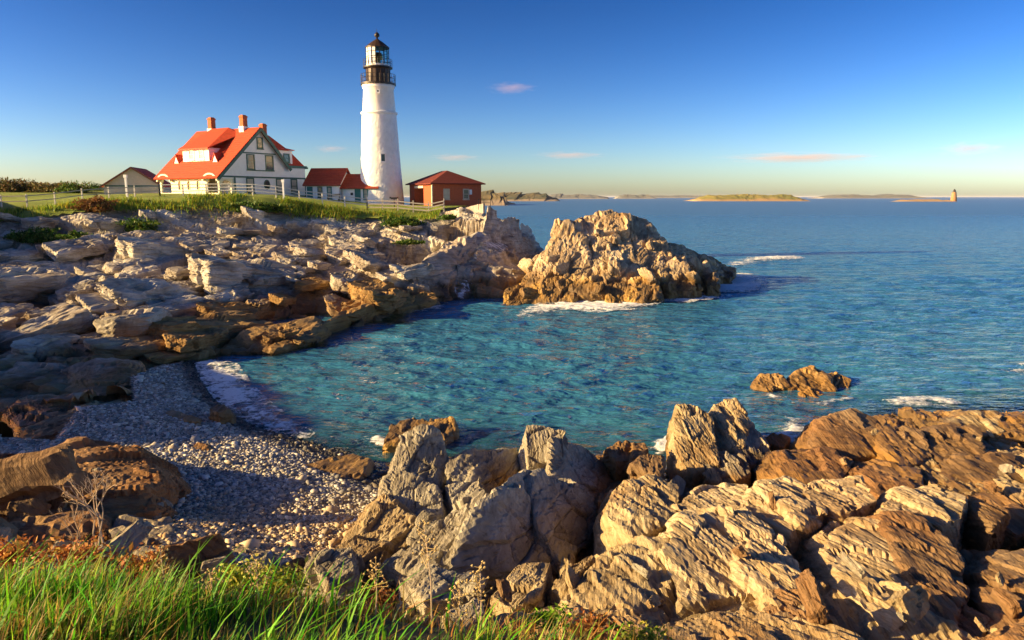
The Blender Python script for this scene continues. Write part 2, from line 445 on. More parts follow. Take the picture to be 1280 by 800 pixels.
# shingle cove
tz(0, (241, 455), (272, 502), (318, 535), (375, 551), (432, 566), (455, 585), (462, 600))
tz(-1.0, (300, 470), (345, 510), (420, 540), (470, 548)); tz(-1.6, (380, 480), (450, 510), (520, 520))
tz(.5, (215, 470), (238, 505), (290, 545), (360, 575), (425, 612), (440, 635))
tz(1.0, (170, 478), (190, 520), (215, 575), (240, 615), (300, 650), (375, 690), (410, 675))
tz(1.25, (110, 508), (90, 545), (20, 560), (150, 600), (-60, 560), (-60, 520))
tz(1.6, (250, 690), (330, 705), (200, 660))
ty((140, 455, 33.5), (90, 445, 33), (40, 450, 32.5), (-30, 455, 33), (60, 425, 38), (150, 430, 39), (210, 440, 39.5), (-60, 430, 38), (0, 500, 27))
# left outcrop standing in front of the cove, ledge under the grass
ty((100, 575, 18), (190, 590, 18.6), (40, 600, 17), (0, 590, 17.5), (-40, 600, 16), (120, 640, 16.8), (60, 660, 15), (0, 680, 13.5), (-60, 680, 12.6), (200, 690, 14), (300, 720, 12.8), (130, 690, 13))
# shore under the two outcrops
tz(.9, (420, 700), (450, 680)); tz(.4, (480, 620), (530, 640)); tz(-.3, (480, 575), (540, 565), (600, 555), (700, 560), (790, 570))
tz(-.9, (500, 535), (600, 530), (720, 540), (820, 545), (900, 510)); tz(-2.5, (600, 490), (800, 490), (1000, 470), (1200, 480), (1400, 480))
tz(1.1, (600, 660), (680, 640), (560, 700), (520, 730)); tz(.6, (770, 640), (750, 690), (740, 620)); tz(.1, (790, 600), (860, 600))
tz(-.4, (960, 570), (1000, 545), (1100, 505), (1200, 500), (1320, 495), (1500, 500))
ty((820, 630, 17.5), (900, 625, 17), (1000, 590, 20), (1060, 530, 24.5), (1160, 530, 25), (1280, 530, 26), (1420, 530, 26), (1180, 580, 20), (1260, 600, 18), (1400, 600, 18), (1010, 620, 15.7), (1100, 640, 14.5),
   (1200, 650, 14.2), (780, 720, 11.8), (860, 690, 12.5), (960, 680, 12.6), (1050, 700, 12), (1150, 730, 11.2), (700, 740, 11), (640, 740, 11.2), (800, 780, 9.7), (900, 770, 10), (1000, 770, 9.8), (1100, 800, 9.6), (1230, 740, 11.8), (1240, 690, 13), (1350, 700, 12), (1300, 800, 9.5), (1200, 810, 9.6), (900, 840, 8.3), (1100, 860, 8), (700, 800, 9.5), (560, 760, 10.2), (450, 760, 10.5))
tz(.9, (1018, 690), (1044, 750), (1216, 700), (1226, 762), (1240, 668), (690, 700), (735, 664), (655, 738), (985, 668), (850, 606), (760, 730))
# foot of the bank the camera stands on, and the bank
TP += [(-9, 8.5, 2.6), (-5, 8.6, 2.4), (-2, 8.4, 2.3), (1.5, 7.6, 2.6), (4, 6.4, 2.8), (8, 4.5, 3), (14, 2, 3), (20, -2, 3),
       (-12, 5.6, 5.9), (-8, 5.6, 5.9), (-4, 5.2, 6.0), (-1, 4.7, 6.1), (.6, 4.1, 6.2), (1.8, 3.4, 6.3), (4, 1, 6.6), (7, -3, 6.8),
       (-12, 0, 7.2), (0, 0, 7.35), (-4, 2.5, 6.85), (-20, 6, 5.4), (-20, 0, 6.8), (-30, 0, 7), (-14, 10, 2.4), (-20, 11.5, 2.2), (0, -20, 8), (-60, -20, 9)]
# bank out of frame on the left: its shade lies over the cove
TP += [(-27, 12, 4.6), (-36, 8, 6.2), (-24, 20, 2.5), (-25, 17, 3.0), (-31, 19.5, 6.5), (-35, 21, 9.6), (-32, 27, 3.0), (-38, 29, 8.0), (-37, 38, 3.2), (-44, 38, 6.5), (-44, 50, 4), (-50, 50, 7.5), (-50, 60, 5), (-56, 61, 10.5), (-62, 69, 12.5), (-75, 60, 11), (-62, 42, 7.5), (-60, 30, 10), (-55, 20, 11.5), (-90, 70, 10)]

XB, YB, DG = (-140.0, 60.0), (-20.0, 160.0), .2
def raster_tin(pts):
    nx = int((XB[1] - XB[0]) / DG) + 1; ny = int((YB[1] - YB[0]) / DG) + 1
    Hm = np.full((ny, nx), -6.0)
    v2 = [Vector((p[0], p[1])) for p in pts]
    vo, _, fo, ov, _, _ = delaunay_2d_cdt(v2, [], [], 0, 1e-4)
    z = [pts[ov[i][0]][2] if ov[i] else 0 for i in range(len(vo))]
    for f in fo:
        (ax, ay), (bx, by), (cx, cy) = [(vo[i].x, vo[i].y) for i in f]
        i0 = max(0, int((min(ax, bx, cx) - XB[0]) / DG)); i1 = min(nx - 1, int((max(ax, bx, cx) - XB[0]) / DG) + 1)
        j0 = max(0, int((min(ay, by, cy) - YB[0]) / DG)); j1 = min(ny - 1, int((max(ay, by, cy) - YB[0]) / DG) + 1)
        if i1 < i0 or j1 < j0: continue
        gx, gy = np.meshgrid(XB[0] + DG * np.arange(i0, i1 + 1), YB[0] + DG * np.arange(j0, j1 + 1))
        det = (by - cy) * (ax - cx) + (cx - bx) * (ay - cy)
        if abs(det) < 1e-9: continue
        l0 = ((by - cy) * (gx - cx) + (cx - bx) * (gy - cy)) / det
        l1 = ((cy - ay) * (gx - cx) + (ax - cx) * (gy - cy)) / det
        l2 = 1 - l0 - l1
        ins = (l0 >= -1e-6) & (l1 >= -1e-6) & (l2 >= -1e-6)
        sub = Hm[j0:j1 + 1, i0:i1 + 1]
        sub[ins] = (l0 * z[f[0]] + l1 * z[f[1]] + l2 * z[f[2]])[ins]
    return Hm
HM = raster_tin(TP)
def blur(A, n):
    for _ in range(n):
        A = (np.roll(A, 1, 0) + np.roll(A, -1, 0) + A * 2) / 4; A = (np.roll(A, 1, 1) + np.roll(A, -1, 1) + A * 2) / 4
    return A
HM = blur(HM, 2)
def H(x, y):
    x = np.asarray(x, float); y = np.asarray(y, float)
    fx = np.clip((x - XB[0]) / DG, 0, HM.shape[1] - 1.001); fy = np.clip((y - YB[0]) / DG, 0, HM.shape[0] - 1.001)
    i = fx.astype(int); j = fy.astype(int); a = fx - i; b_ = fy - j
    return HM[j, i] * (1 - a) * (1 - b_) + HM[j, i + 1] * a * (1 - b_) + HM[j + 1, i] * (1 - a) * b_ + HM[j + 1, i + 1] * a * b_
def inpoly(x, y, poly):
    ins = np.zeros(np.shape(x), bool); n = len(poly)
    for i in range(n):
        x0, y0 = poly[i]; x1, y1 = poly[(i + 1) % n]
        c = ((y0 > y) != (y1 > y)) & (x < (x1 - x0) * (y - y0) / (y1 - y0 + 1e-12) + x0)
        ins ^= c
    return ins
def polydist(x, y, poly):
    d = np.full(np.shape(x), 1e9); n = len(poly)
    for i in range(n):
        x0, y0 = poly[i]; x1, y1 = poly[(i + 1) % n]
        dx, dy = x1 - x0, y1 - y0
        t = np.clip(((x - x0) * dx + (y - y0) * dy) / (dx * dx + dy * dy + 1e-12), 0, 1)
        d = np.minimum(d, np.hypot(x - x0 - t * dx, y - y0 - t * dy))
    return d
def inside_soft(x, y, poly, w):
    d = polydist(x, y, poly); s = np.where(inpoly(x, y, poly), d, -d)
    return np.clip(s / w * .5 + .5, 0, 1)
LAWN = [Wy(-200, 270, 68)[:2], Wy(0, 266, 71.6)[:2], Wy(60, 260, 73)[:2], Wy(110, 253, 74.8)[:2], Wy(200, 248, 77.6)[:2], Wy(260, 245, 79)[:2], Wy(330, 247, 80.6)[:2], Wy(400, 258, 83)[:2], Wy(470, 268, 85)[:2], Wy(540, 268, 89)[:2],
        (-6, 96), (-4, 104), (-14, 112), (-40, 120), (-130, 150), (-130, 80), (-75, 68)]
COVE = [Wz(240, 450, .1)[:2], Wz(205, 455, .5)[:2], Wz(165, 470, 1)[:2], Wz(170, 500, 1)[:2], Wz(100, 512, 1.2)[:2], Wz(70, 550, 1.25)[:2], Wz(-120, 545, 1.2)[:2], Wz(-120, 590, 1.2)[:2], Wz(40, 575, 1.2)[:2],
        Wz(190, 590, 1.1)[:2], Wz(215, 625, 1.0)[:2], Wz(170, 660, 1.3)[:2], Wz(230, 700, 1.6)[:2], Wz(330, 720, 1.6)[:2], Wz(420, 712, 1)[:2], Wz(470, 640, .5)[:2], Wz(490, 590, -.2)[:2], Wz(470, 540, -1)[:2], Wz(330, 480, -1)[:2]]
def grid_patch(x0, x1, y0, y1, res):
    nx = int((x1 - x0) / res) + 1; ny = int((y1 - y0) / res) + 1
    gx, gy = np.meshgrid(np.linspace(x0, x1, nx), np.linspace(y0, y1, ny))
    i = np.arange(nx - 1)[None, :] + nx * np.arange(ny - 1)[:, None]
    F = np.stack([i, i + 1, i + 1 + nx, i + nx], axis=-1).reshape(-1, 4)
    return gx.ravel(), gy.ravel(), F, nx, ny
def grid_normals(V, nx, ny):
    G = V.reshape(ny, nx, 3); dx = np.gradient(G, axis=1); dy = np.gradient(G, axis=0)
    n = np.cross(dx, dy); n /= np.linalg.norm(n, axis=2, keepdims=True) + 1e-9
    return n.reshape(-1, 3)
def drop_unused(V, F, *attrs):
    used = np.zeros(len(V), bool); used[F.ravel()] = True
    ix = np.cumsum(used) - 1
    return (V[used], ix[F]) + tuple(a[used] for a in attrs)
def rock_patch(name, x0, x1, y0, y1, res, L, amp, material, fr, seed, keep=None, cut_z=-1.3, fine=True):
    x, y, F, nx, ny = grid_patch(x0, x1, y0, y1, res)
    z = H(x, y)
    V = np.stack([x, y, z], axis=1)
    n = grid_normals(V, nx, ny)
    soft = np.maximum(inside_soft(x, y, LAWN, 1.2), inside_soft(x, y, COVE, .8))
    a = 1 - soft
    if name == 'headland':               # ledges: level treads along the beds, steep broken risers
        for st_, wt in ((1.5, .75), (.62, .6)):
            qn = V @ fr[:, 2]; sg = 1.0 if fr[2, 2] > 0 else -1.0
            t_ = sg * qn / st_ + .55 * fbm(V * np.array([.16, .16, .05]) / st_, seed + 60, 3)
            k_ = np.floor(t_); f_ = t_ - k_; s_ = np.clip((f_ - .62) / .30, 0, 1); s_ = s_ * s_ * (3 - 2 * s_)
            V[:, 2] += (s_ - f_) * st_ * wt * a
        n = grid_normals(V, nx, ny)
    d = rock_disp(V, fr, L, amp, seed, fine) * a - soft * .35
    V = V + n * d[:, None]
    if name == 'shore': V[:, 2] -= .4 * (1 - soft) * np.clip((z - .4) / .4, 0, 1) * (z < 4)
    if keep is not None: F = F[keep(x, y)[F].all(axis=1)]
    F = F[(V[:, 2][F] > cut_z).any(axis=1)]
    V, F = drop_unused(V, F)
    return np_mesh(name, V, F)

# ---- headland (far rock shelf, bluff and the bank out of frame), near shore
FR_HEAD = frame(72, 13)
near_box = (-17.0, 23.0, 6.2, 29.0)
def not_near(x, y): return ~((x > near_box[0] + .3) & (x < near_box[1] - .3) & (y > near_box[2] + .3) & (y < near_box[3] - .3))
me = rock_patch('headland', -66, 7, 27, 118, .17, 1.35, 1.15, None, FR_HEAD, 11, keep=lambda x, y: not_near(x, y) & (x > -1.05 * y))
headland = tag(link('headland', me, M['rock_head']), 'pale layered rock headland sloping down to the sea below the lighthouse', kind='structure')
me = rock_patch('unseen_bank', -110, -13, -20, 80, .8, 3.0, .8, None, FR_HEAD, 12, keep=lambda x, y: (x < -.98 * y + 1.2) & (x < -15), fine=False)
unseen_bank_o = tag(link('unseen_rocky_bank', me, M['rock_head']), 'unseen rocky bank out of frame along the side of the cove, shading it', kind='structure')
me = rock_patch('shore', *near_box, .076, .9, .9, None, FR, 13)
shore = tag(link('rocky_shore', me, M['rock_near']), 'jointed rock shelf between the grassy bank and the water', kind='structure')

# ---- beach and lawn sheets
def sheet(name, poly, res, dz, bumpf, material, label):
    xs = [p[0] for p in poly]; ys = [p[1] for p in poly]
    x, y, F, nx, ny = grid_patch(min(xs), max(xs), min(ys), max(ys), res)
    z = H(x, y) + dz + bumpf(x, y)
    keep = inpoly(x, y, poly)
    F = F[keep[F].any(axis=1)]
    V, F = drop_unused(np.stack([x, y, z], axis=1), F)
    return tag(link(name, np_mesh(name, V, F, True), material), label, kind='structure')
m, nt, N, L, b = mat('damp shingle'); geo = N.new('ShaderNodeNewGeometry')
vo = N.new('ShaderNodeTexVoronoi'); vo.inputs['Scale'].default_value = 11; L.new(geo.outputs['Position'], vo.inputs['Vector'])
sepc = N.new('ShaderNodeSeparateColor'); L.new(vo.outputs['Color'], sepc.inputs[0])
pc = ramp(nt, sepc.outputs[0], [(0, (.12, .10, .08)), (.5, (.34, .28, .21)), (1, (.56, .48, .38))])
sz = N.new('ShaderNodeSeparateXYZ'); L.new(geo.outputs['Position'], sz.inputs[0])
wet = maprange(nt, sz.outputs[2], .12, .42, 1, 0)
L.new(mix(nt, wet, pc.outputs[0], mix(nt, .78, pc.outputs[0], (.02, .016, .012))), b.inputs['Base Color'])
L.new(maprange(nt, wet, 0, 1, .85, .35), b.inputs['Roughness'])
L.new(bump(nt, math_n(nt, 'SUBTRACT', 1.0, vo.outputs['Distance']), 1.0, .05), b.inputs['Normal'])
M['shingle'] = m
m, nt, N, L, b = mat('mown lawn'); geo = N.new('ShaderNodeNewGeometry')
n1 = noise_node(nt, geo.outputs['Position'], .35, 5, .6); n2 = noise_node(nt, geo.outputs['Position'], 9, 3, .6)
lc = ramp(nt, n1.outputs[0], [(.3, (.13, .22, .022)), (.55, (.25, .31, .03)), (.75, (.38, .36, .05))])
L.new(mix(nt, .4, lc.outputs[0], ramp(nt, n2.outputs[0], [(.3, (.06, .11, .014)), (.7, (.34, .38, .05))]).outputs[0]), b.inputs['Base Color'])
b.inputs['Roughness'].default_value = .9; L.new(bump(nt, n2.outputs[0], 1, .12), b.inputs['Normal']); M['lawn'] = m
beach = sheet('beach', COVE, .12, .0, lambda x, y: .04 * fbm(np.stack([x, y, x * 0], 1) * .8, 3, 3), M['shingle'], 'blue grey shingle beach in the cove')
lawn = sheet('lawn', LAWN, .5, .06, lambda x, y: .12 * fbm(np.stack([x, y, x * 0], 1) * .4, 4, 3), M['lawn'], 'mown lawn on the headland round the lighthouse buildings')

# ---- the bank the camera stands on
m, nt, N, L, b = mat('rough turf soil'); geo = N.new('ShaderNodeNewGeometry')
n1 = noise_node(nt, geo.outputs['Position'], 3, 5, .6)
L.new(ramp(nt, n1.outputs[0], [(.3, (.03, .035, .01)), (.55, (.08, .075, .02)), (.75, (.16, .11, .045))]).outputs[0], b.inputs['Base Color'])
b.inputs['Roughness'].default_value = .95; L.new(bump(nt, n1.outputs[0], 1, .08), b.inputs['Normal']); M['soil'] = m
x, y, F, nx, ny = grid_patch(-16, 12, -6, 7.6, .12)
P3 = np.stack([x, y, H(x, y)], 1)
P3[:, 2] += .10 * fbm(P3 * 1.3, 21, 4) + .03
keep = P3[:, 2] > 3.2
F = F[keep[F].any(axis=1)]
V, F = drop_unused(P3, F)
turf = tag(link('grassy_bank', np_mesh('grassy_bank', V, F, True), M['soil']), 'turf bank at the bottom edge of the view', kind='structure')

# ---------------------------------------------------------------- water
_w = []
wr = np.random.default_rng(3)
for i in range(64):
    lam = .42 * (11.0 ** wr.random()); th = R(-100 + wr.normal(0, 34)); k = 2 * math.pi / lam
    _w.append((k * math.cos(th), k * math.sin(th), wr.random() * 6.28, .0043 * lam ** .95, lam))
def wave(x, y, cell=None):
    z = np.zeros_like(x)
    for kx, ky, ph, a, lam in _w:
        s = np.sin(kx * x + ky * y + ph)
        s = s - .32 * np.cos(2 * (kx * x + ky * y + ph))
        if cell is not None: s = s * np.clip(lam / (cell * 2.5) - .6, 0, 1)
        z += a * s
    calm = np.clip((-H(x, y)) / 1.5, .25, 1)
    return z * calm * (.8 + .75 * np.clip(fbm(np.stack([x * .06, y * .09, x * 0], 1), 77, 3), -.75, 1))
rows = [9.0]
while rows[-1] < 220: rows.append(rows[-1] * 1.0085)
while rows[-1] < 60000: rows.append(rows[-1] * 1.11)
rows = np.array(rows); us = np.linspace(-1.2, 1.2, 370)
U, Yr = np.meshgrid(us, rows)
wx = (U * Yr).ravel(); wy = Yr.ravel()
zz = wave(wx, wy, np.maximum(wy * .0085, .0))
zz = zz * np.clip((235 - wy) / 170, 0, 1)
nxw = len(us); i = np.arange(nxw - 1)[None, :] + nxw * np.arange(len(rows) - 1)[:, None]
F = np.stack([i, i + 1, i + 1 + nxw, i + nxw], -1).reshape(-1, 4)
hh = H(wx, wy); depth = np.where((wx > XB[0]) & (wx < XB[1]) & (wy < YB[1]), -hh, 20)
keepw = depth > -1.2
F = F[keepw[F].any(axis=1)]
V, F, dep = drop_unused(np.stack([wx, wy, zz], 1), F, np.clip(depth, 0, 20))
me = np_mesh('sea', V, F, True); set_attr(me, 'depth', dep)
m, nt, N, L, b = mat('sea water')
geo = N.new('ShaderNodeNewGeometry'); at = N.new('ShaderNodeAttribute'); at.attribute_name = 'depth'
big = noise_node(nt, geo.outputs['Position'], .045, 4, .6)
sy = N.new('ShaderNodeSeparateXYZ'); L.new(geo.outputs['Position'], sy.inputs[0])
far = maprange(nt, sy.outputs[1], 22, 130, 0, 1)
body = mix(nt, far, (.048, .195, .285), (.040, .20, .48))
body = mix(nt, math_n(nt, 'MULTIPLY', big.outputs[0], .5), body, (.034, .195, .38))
dif = N.new('ShaderNodeBsdfDiffuse'); L.new(body, dif.inputs['Color'])
tr = N.new('ShaderNodeBsdfTransparent'); tr.inputs['Color'].default_value = (.55, .80, .70, 1)
clear = math_n(nt, 'POWER', 2.718, math_n(nt, 'MULTIPLY', at.outputs['Fac'], -2.8))
m1 = N.new('ShaderNodeMixShader'); L.new(clear, m1.inputs[0]); L.new(dif.outputs[0], m1.inputs[1]); L.new(tr.outputs[0], m1.inputs[2])
mpw = N.new('ShaderNodeMapping'); mpw.inputs['Scale'].default_value = (1.0, 2.0, 1.0); L.new(geo.outputs['Position'], mpw.inputs['Vector'])
r1 = noise_node(nt, mpw.outputs[0], 2.2, 3, .5, .4); r2 = noise_node(nt, mpw.outputs[0], .6, 3, .55, .3); r3 = noise_node(nt, mpw.outputs[0], .10, 4, .6)
nb = bump(nt, r3.outputs[0], 1.0, 1.3); nb = bump(nt, r2.outputs[0], 1.0, .42, nb); nb = bump(nt, r1.outputs[0], 1.0, .07, nb)
gl = N.new('ShaderNodeBsdfGlossy'); L.new(maprange(nt, sy.outputs[1], 20, 400, .05, .30), gl.inputs['Roughness']); L.new(nb, gl.inputs['Normal']); L.new(nb, dif.inputs['Normal'])
fr_n = N.new('ShaderNodeFresnel'); fr_n.inputs['IOR'].default_value = 1.33; L.new(nb, fr_n.inputs['Normal'])
m2 = N.new('ShaderNodeMixShader'); L.new(math_n(nt, 'MINIMUM', math_n(nt, 'MULTIPLY', fr_n.outputs[0], 1.7), .5), m2.inputs[0]); L.new(m1.outputs[0], m2.inputs[1]); L.new(gl.outputs[0], m2.inputs[2])
L.new(m2.outputs[0], N['Material Output'].inputs['Surface'])
M['water'] = m
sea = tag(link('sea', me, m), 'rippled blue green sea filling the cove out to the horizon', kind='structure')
# ---------------------------------------------------------------- rock blocks
_ico = {}
def ico(k):
    if k not in _ico:
        bm = bmesh.new(); bmesh.ops.create_icosphere(bm, subdivisions=k, radius=1.0)
        V = np.array([v.co[:] for v in bm.verts]); F = np.array([[v.index for v in f.verts] for f in bm.faces]); bm.free()
        _ico[k] = (V, F)
    return _ico[k]
def vert_normals(V, F):
    fn = np.cross(V[F[:, 1]] - V[F[:, 0]], V[F[:, 2]] - V[F[:, 0]])
    n = np.zeros_like(V)
    for k in range(3): np.add.at(n, F[:, k], fn)
    return n / (np.linalg.norm(n, axis=1, keepdims=True) + 1e-12)
def planes_mesh(NV, off, center, ext, k, p=60.0):
    """surface of the space between cut planes, seen from its centre"""
    D, F = ico(k)
    D = D * ext; D = D / np.linalg.norm(D, axis=1, keepdims=True)
    c = np.maximum(D @ NV.T, 0) / off[None, :]
    r = (c ** p).sum(axis=1) ** (-1.0 / p)
    return center + D * r[:, None], F
def hull_planes(pts):
    bm = bmesh.new()
    for q in pts: bm.verts.new(q)
    bmesh.ops.convex_hull(bm, input=bm.verts)
    bm.faces.ensure_lookup_table(); bm.normal_update()
    N_ = np.array([f.normal[:] for f in bm.faces]); C = np.array([f.calc_center_median()[:] for f in bm.faces])
    pts = np.array(pts); ctr = .5 * pts.mean(axis=0) + .5 * (pts.min(axis=0) + pts.max(axis=0)) * .5 + .0
    ctr = pts.mean(axis=0)
    bm.free()
    off = ((C - ctr) * N_).sum(axis=1)
    s = np.sign(off); s[s == 0] = 1
    return N_ * s[:, None], np.maximum(np.abs(off), .02), ctr
def hull_rock(name, pts, zb, parent, material, k=5, L=.8, amp=1.0, back=.8, fr=FR, seed=1, spread=.15):
    P = [Vector(Wy(*q)) for q in pts]
    c = sum(P, Vector()) / len(P)
    Q = list(P)
    for v in P:
        o = (v - c); Q.append(Vector((v.x + o.x * spread, v.y + o.y * spread + back * .25, zb)))
        Q.append(Vector((v.x + o.x * .05, v.y + back, max(zb, v.z - .55 * (v.z - zb)))))
    NV, off, ctr = hull_planes(Q)
    Qa = np.array([q[:] for q in Q]); ext = (Qa.max(axis=0) - Qa.min(axis=0)) / 2 + .05
    V, F = planes_mesh(NV, off, ctr, ext, k)
    n = vert_normals(V, F)
    V = V + n * rock_disp(V, fr, L, amp, seed)[:, None]
    return link(name, np_mesh(name, V - ctr, F), material, parent), ctr
def add_hull(parent, spec, material, k=5, L=.8, amp=1.0, fr=FR, seed=1, name='rock_slab'):
    pts, zb, back = spec
    jr = random.Random(seed); fr = fr @ np.array(Matrix.Rotation(jr.gauss(0, .22), 3, 'X') @ Matrix.Rotation(jr.gauss(0, .20), 3, 'Z'))
    o, c = hull_rock(name, pts, zb, parent, material, k, L, amp, back, fr, seed)
    o.location = Vector(c) - parent.location
    return o
def block_mesh(name, dims, k, L, seed, amp=1.0, p=24.0, skew=.22):
    """loose angular block about its own centre, beds along x, thin in z"""
    g = np.random.default_rng(seed)
    base = []
    for ax in range(3):
        for s in (-1, 1):
            v = np.zeros(3); v[ax] = s; v = v + g.normal(0, skew, 3) * (1.0 if ax < 2 else .45); v /= np.linalg.norm(v); base.append((v, dims[ax] / 2 * g.uniform(.82, 1.0)))
    for _ in range(6):
        v = g.normal(0, 1, 3); v /= np.linalg.norm(v)
        base.append((v, np.abs(v * np.array(dims) / 2).sum() * g.uniform(.62, .82)))
    NV = np.array([q[0] for q in base]); off = np.array([q[1] for q in base])
    V, F = planes_mesh(NV, off, np.zeros(3), np.array(dims) / 2, k, p)
    n = vert_normals(V, F)
    V = V + n * rock_disp(V + seed * 13.7, np.eye(3), L, amp, seed, fine=(k >= 4))[:, None]
    return np_mesh(name, V, F)
def frame_rot(fr): return Matrix(fr.tolist()).to_euler()

C_, S_ = M['rock_grey'], M['rock_near']
# --- outcrop in the middle of the near shore
t_mid = tag(empty('rock_outcrop', Wz(600, 700, 1.0)), 'grey split rock outcrop with two peaks beside the pebble beach', 'rock outcrop', 'rock outcrops on the near shore')
FRm = frame(60, 58)
mid = [
 ([(492, 562, 19.4), (504, 541, 19.8), (530, 529, 20.0), (553, 541, 20.0), (560, 596, 19.0), (540, 622, 18.3), (502, 612, 18.2), (484, 588, 18.8)], .2, .9),
 ([(477, 596, 18.2), (500, 584, 18.4), (548, 606, 18.0), (556, 648, 17.0), (520, 662, 16.6), (468, 650, 16.8)], .2, 1.0),
 ([(455, 632, 17.2), (480, 612, 17.4), (520, 650, 16.2), (505, 700, 14.8), (452, 706, 14.8), (425, 690, 15.4)], .3, 1.0),
 ([(396, 700, 14.6), (446, 668, 15.4), (486, 680, 15.0), (470, 716, 13.9), (420, 722, 13.8)], .4, .8),
 ([(508, 664, 15.9), (530, 640, 16.4), (546, 646, 16.3), (548, 676, 15.3), (512, 682, 15.2)], .8, .8),
 ([(556, 576, 19.4), (590, 559, 20.0), (648, 556, 21.2), (656, 610, 19.8), (600, 640, 17.9), (560, 630, 17.9)], .1, .8),
 ([(652, 556, 20.6), (656, 530, 20.8), (684, 529, 20.8), (706, 540, 20.6), (708, 575, 19.8), (660, 580, 19.6)], .2, 1.0),
 ([(686, 546, 20.2), (728, 556, 21.4), (758, 582, 21.6), (768, 625, 20.0), (730, 654, 18.0), (688, 610, 18.2)], .1, .8),
 ([(480, 706, 13.8), (520, 672, 14.8), (580, 622, 16.2), (604, 606, 16.6), (612, 640, 15.4), (572, 702, 13.6), (520, 722, 13.2)], .7, .7),
 ([(560, 708, 13.1), (590, 630, 15.0), (646, 585, 16.6), (676, 594, 17.4), (716, 640, 17.0), (706, 690, 15.6), (650, 714, 14.3)], .7, 1.0),
 ([(652, 600, 16.8), (666, 588, 17.1), (700, 594, 17.6), (738, 622, 18.0), (744, 676, 16.6), (700, 700, 15.0), (672, 660, 15.2)], .6, 1.0),
 ([(556, 606, 18.2), (600, 596, 18.6), (606, 640, 17.0), (570, 650, 16.8)], .4, .7),
 ([(384, 706, 13.2), (392, 688, 13.6), (440, 681, 13.8), (444, 712, 13.0), (410, 728, 12.6)], .7, .6),
 ([(500, 724, 12.6), (540, 704, 13.0), (588, 716, 12.8), (596, 744, 11.9), (530, 752, 11.7)], .9, .7),
 ([(612, 746, 11.8), (648, 706, 12.9), (690, 700, 13.0), (676, 742, 11.8), (640, 758, 11.4)], .7, .6),
 ([(690, 736, 12.0), (700, 712, 12.6), (736, 690, 13.2), (756, 700, 12.9), (722, 748, 11.6)], .5, .6),
 ([(556, 770, 10.6), (596, 752, 11.0), (610, 790, 10.2), (560, 800, 10.0)], .9, .6),
]
for i, s in enumerate(mid): add_hull(t_mid, s, C_ if i not in (2, 3, 14, 15) else S_, 6, .62, .62, FRm, 100 + i)

# --- broad outcrop filling the near right
t_right = tag(empty('rock_outcrop', Wz(980, 720, 2.0)), 'broad sunlit tan rock mass with steep grooved faces nearest the viewer', 'rock outcrop', 'rock outcrops on the near shore')
FRr = frame(112, 60); B_r = M['rock_brown']
right = [
 ([(700, 752, 11.4), (742, 700, 12.6), (800, 668, 13.6), (838, 672, 13.3), (842, 748, 11.4), (770, 775, 10.6)], .8, 1.4),
 ([(826, 690, 12.6), (850, 640, 14.4), (906, 632, 14.8), (930, 660, 13.8), (936, 742, 11.4), (850, 756, 11.0)], .8, 1.4),
 ([(906, 640, 14.4), (934, 632, 14.8), (970, 660, 13.8), (1008, 716, 12.0), (990, 744, 11.3), (930, 740, 11.3)], .8, 1.4),
 ([(752, 640, 15.4), (770, 604, 17.0), (810, 592, 17.8), (850, 604, 17.2), (850, 650, 15.0), (790, 672, 14.0)], .3, 1.2),
 ([(842, 632, 15.8), (880, 606, 17.0), (936, 602, 17.2), (944, 634, 15.6), (880, 650, 15.0)], .6, 1.2),
 ([(930, 640, 15.0), (938, 608, 16.4), (988, 594, 17.0), (1008, 602, 16.7), (1034, 640, 15.0), (990, 664, 14.0)], .8, 1.2),
 ([(996, 632, 15.4), (1014, 600, 16.6), (1076, 596, 16.8), (1100, 624, 15.6), (1060, 640, 15.0)], .8, 1.0),
 ([(1032, 672, 13.6), (1074, 642, 14.8), (1110, 646, 14.6), (1150, 740, 11.6), (1120, 790, 10.3), (1060, 748, 11.4)], .7, 1.4),
 ([(1100, 644, 14.6), (1150, 640, 14.8), (1202, 690, 13.0), (1212, 740, 11.7), (1190, 796, 10.3), (1148, 760, 11.0)], .6, 1.4),
 ([(1096, 636, 15.2), (1118, 612, 16.2), (1162, 604, 16.6), (1212, 616, 16.0), (1206, 648, 14.8), (1140, 656, 14.4)], .8, 1.0),
 ([(1212, 636, 15.8), (1226, 618, 16.4), (1262, 640, 15.6), (1240, 660, 14.8)], .9, .8),
 ([(1222, 720, 12.6), (1250, 680, 13.8), (1300, 690, 13.4), (1310, 770, 11.0), (1262, 800, 10.2), (1232, 780, 10.8)], .6, 1.2),
 ([(1180, 792, 10.4), (1206, 750, 11.4), (1240, 770, 10.9), (1236, 830, 9.6), (1190, 830, 9.6)], .6, 1.0),
 ([(800, 792, 9.6), (850, 768, 10.2), (940, 760, 10.4), (1010, 776, 9.9), (1080, 796, 9.4), (1060, 850, 8.3), (820, 850, 8.3)], 1.0, 1.2),
 ([(700, 800, 9.4), (730, 770, 10.2), (800, 764, 10.4), (816, 800, 9.3), (760, 840, 8.5)], 1.0, 1.0),
 ([(956, 768, 10.6), (972, 738, 11.3), (1020, 740, 11.2), (1036, 766, 10.5), (1000, 782, 10.1)], 1.0, .8),
 ([(1240, 810, 9.6), (1300, 760, 10.6), (1360, 780, 10.0), (1330, 850, 8.6)], .8, 1.0),
]
for i, s in enumerate(right): add_hull(t_right, s, M['rock_pale'] if i in (1, 2, 5, 6, 7, 9, 4) else (B_r if i in (8, 10, 11, 12, 15, 16) else S_), 6, .68, .55, FRr, 200 + i)

